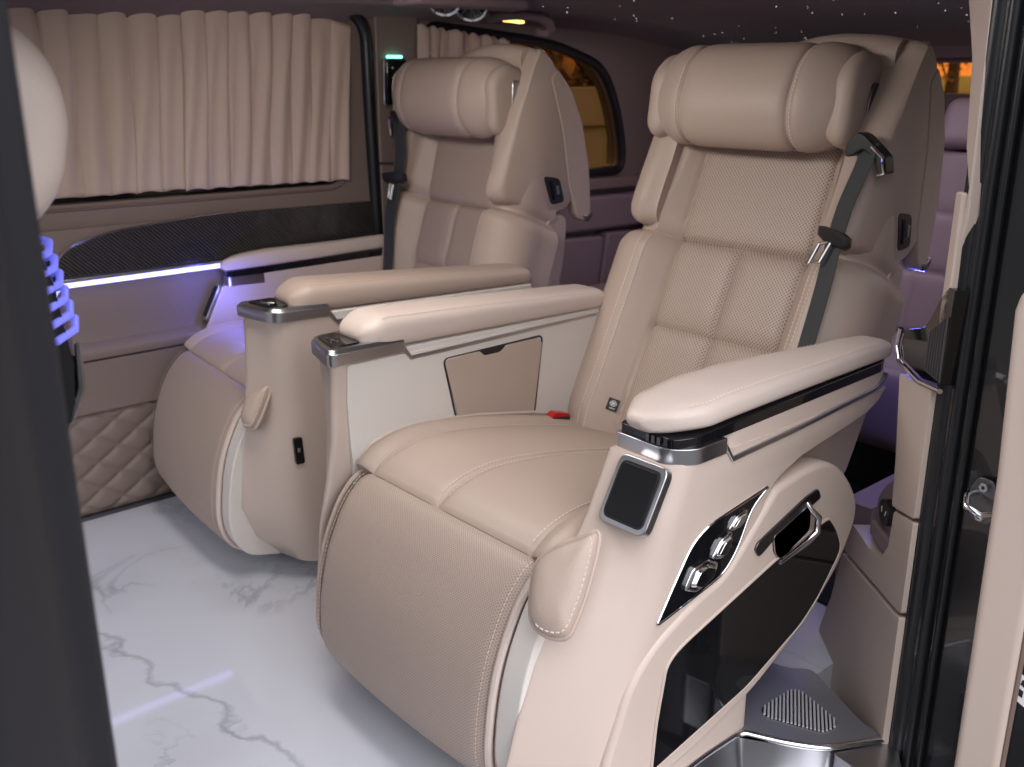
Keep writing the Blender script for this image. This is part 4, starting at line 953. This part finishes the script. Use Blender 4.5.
def tree(loc, h, r, n, label, seed):
    t = empty('tree', label, 'tree', loc, 0, 'autumn trees outside'); rnd = random.Random(seed)
    mb = MB(); mb.tube([(0, 0, 0), (.05, .02, h*.35), (-.05, .05, h*.7), (.02, .0, h*.95)], [.16, .12, .08, .03], 8)
    for k in range(7):
        a = rnd.uniform(0, 6.28); z = h*rnd.uniform(.35, .8); mb.tube([(0, 0, z), (math.cos(a)*r*.4, math.sin(a)*r*.4, z+.3), (math.cos(a)*r*.8, math.sin(a)*r*.8, z+.5)], [.05, .03, .015], 6)
    mb.build('trunk', 'bark', t)
    mb = MB()
    for k in range(n):
        d = Vector((rnd.gauss(0, 1), rnd.gauss(0, 1), rnd.gauss(0, 1))).normalized()*r*rnd.uniform(.3, 1)**.5; c = Vector((d.x, d.y, h*.68+d.z*.8))
        a = Vector((rnd.uniform(-1, 1), rnd.uniform(-1, 1), rnd.uniform(-1, 1))).normalized(); b = a.cross(Vector((rnd.uniform(-1, 1), rnd.uniform(-1, 1), 1))).normalized(); s_ = rnd.uniform(.06, .13)
        mb.add([c+a*s_, c+b*s_*.6, c-a*s_, c-b*s_*.6], [(0, 1, 2, 3)])
    mb.build('foliage', 'leaf', t)
tree((7.7, 7.35, -.55), 2.9, .95, 900, 'autumn tree behind the board fence, nearest the bunched curtain', 4)
tree((13.6, 9.0, -.55), 4.0, 1.4, 1300, 'autumn tree behind the board fence, towards the rear of the van', 6)
tree((21., 10.0, .3), 2.9, 1.7, 700, 'autumn tree far behind the tailgate window', 8)
ho = empty('house', 'dark house with one amber lit window beyond the fence', 'house', (8.0, 7.6, -.55))
mb = MB(); mb.box(.0, 3.2, .9, 3, 0, 3.4); mb.build('wall', 'bark', ho)
mb = MB(); mb.box(.55, 1.15, .86, .9, 1.40, 1.54); mb.build('lit_window', 'lamp', ho)
mb = MB(); mb.prism([(-.1, 3.4), (3.5, 3.4), (1.6, 4.6)], lambda a, b, c: (a, c, b), .6, 3.2); mb.build('roof', 'bark', ho)

# ------------------------------------------------------------------ light
def area(name, loc, rot, sx, sy, e, col):
    l = bpy.data.lights.new(name, 'AREA'); l.shape = 'RECTANGLE'; l.size = sx; l.size_y = sy; l.energy = e; l.color = col
    o = bpy.data.objects.new(name, l); COL.objects.link(o); o.location = loc; o.rotation_euler = rot; return o
def point(name, loc, e, col, r=.03):
    l = bpy.data.lights.new(name, 'POINT'); l.energy = e; l.color = col; l.shadow_soft_size = r
    o = bpy.data.objects.new(name, l); COL.objects.link(o); o.location = loc; return o
area('added_roof_light', (.82, 1.5, 1.27), (0, R(-32), 0), .3, .7, 9.5, (1., .94, .89))  # unseen roof lamp, added to lighten the headrests and seats
area('rear_ambient_light', (2.35, 1.6, 1.24), (0, 0, 0), .3, 1.0, 3.2, (1., .85, .98))
point('foot_ambient_light', (1.97, .96, .58), 1.2, (.12, .14, 1.))
point('door_ambient_light', (1.08, 2.30, .54), .65, (.13, .14, 1.), .02)
w = bpy.data.worlds.new('sky'); sc.world = w; w.use_nodes = True; nt = w.node_tree; bg = nt.nodes['Background']
tc = nt.nodes.new('ShaderNodeTexCoord'); sp = nt.nodes.new('ShaderNodeSeparateXYZ'); nt.links.new(tc.outputs['Generated'], sp.inputs[0])
up = nt.nodes.new('ShaderNodeValToRGB'); e = up.color_ramp.elements; e[0].position = .49; e[0].color = (.05, .046, .044, 1); e[1].position = .74; e[1].color = (1.0, 1.0, 1.06, 1)
k = math_node(nt, 'MULTIPLY_ADD', sp.outputs[2], .5, .5); nt.links.new(k, up.inputs[0])
dot = math_node(nt, 'ADD', math_node(nt, 'MULTIPLY', sp.outputs[0], .8), math_node(nt, 'MULTIPLY', sp.outputs[1], .6))
low_ = math_node(nt, 'SUBTRACT', 1, math_node(nt, 'MINIMUM', math_node(nt, 'MULTIPLY', math_node(nt, 'ABSOLUTE', sp.outputs[2]), 3.2), 1))
glow = math_node(nt, 'MULTIPLY', math_node(nt, 'MAXIMUM', math_node(nt, 'MULTIPLY_ADD', dot, 1.6, -.5), 0), low_)
mx = nt.nodes.new('ShaderNodeMix'); mx.data_type = 'RGBA'; mx.clamp_factor = True; nt.links.new(glow, mx.inputs['Factor']); nt.links.new(up.outputs[0], mx.inputs['A']); mx.inputs['B'].default_value = (2.2, .95, .28, 1)
nt.links.new(mx.outputs['Result'], bg.inputs[0]); bg.inputs[1].default_value = 2.0
side = math_node(nt, 'MULTIPLY_ADD', math_node(nt, 'MAXIMUM', math_node(nt, 'MULTIPLY_ADD', sp.outputs[1], -.85, math_node(nt, 'MULTIPLY', sp.outputs[2], .5)), 0), 1.75, .66)
nt.links.new(math_node(nt, 'MULTIPLY', side, 2.0), bg.inputs[1])

# ------------------------------------------------------------------ camera
cam = bpy.data.cameras.new('camera'); co = bpy.data.objects.new('camera', cam); COL.objects.link(co); sc.camera = co
F = 980.; cam.sensor_width = 36; cam.lens = F/1024*36; cam.clip_start = .02
P = math.atan(310/F); YAW = R(41.3)
co.location = (0, 0, 1.08); co.rotation_euler = (math.pi/2-P, 0, -YAW)
cam.dof.use_dof = True; cam.dof.focus_distance = 1.45; cam.dof.aperture_fstop = 6.3
sc.view_settings.view_transform = 'Standard'; sc.view_settings.look = 'None'; sc.view_settings.gamma = 1; sc.view_settings.use_curve_mapping = False
sc.view_settings.exposure = 0.
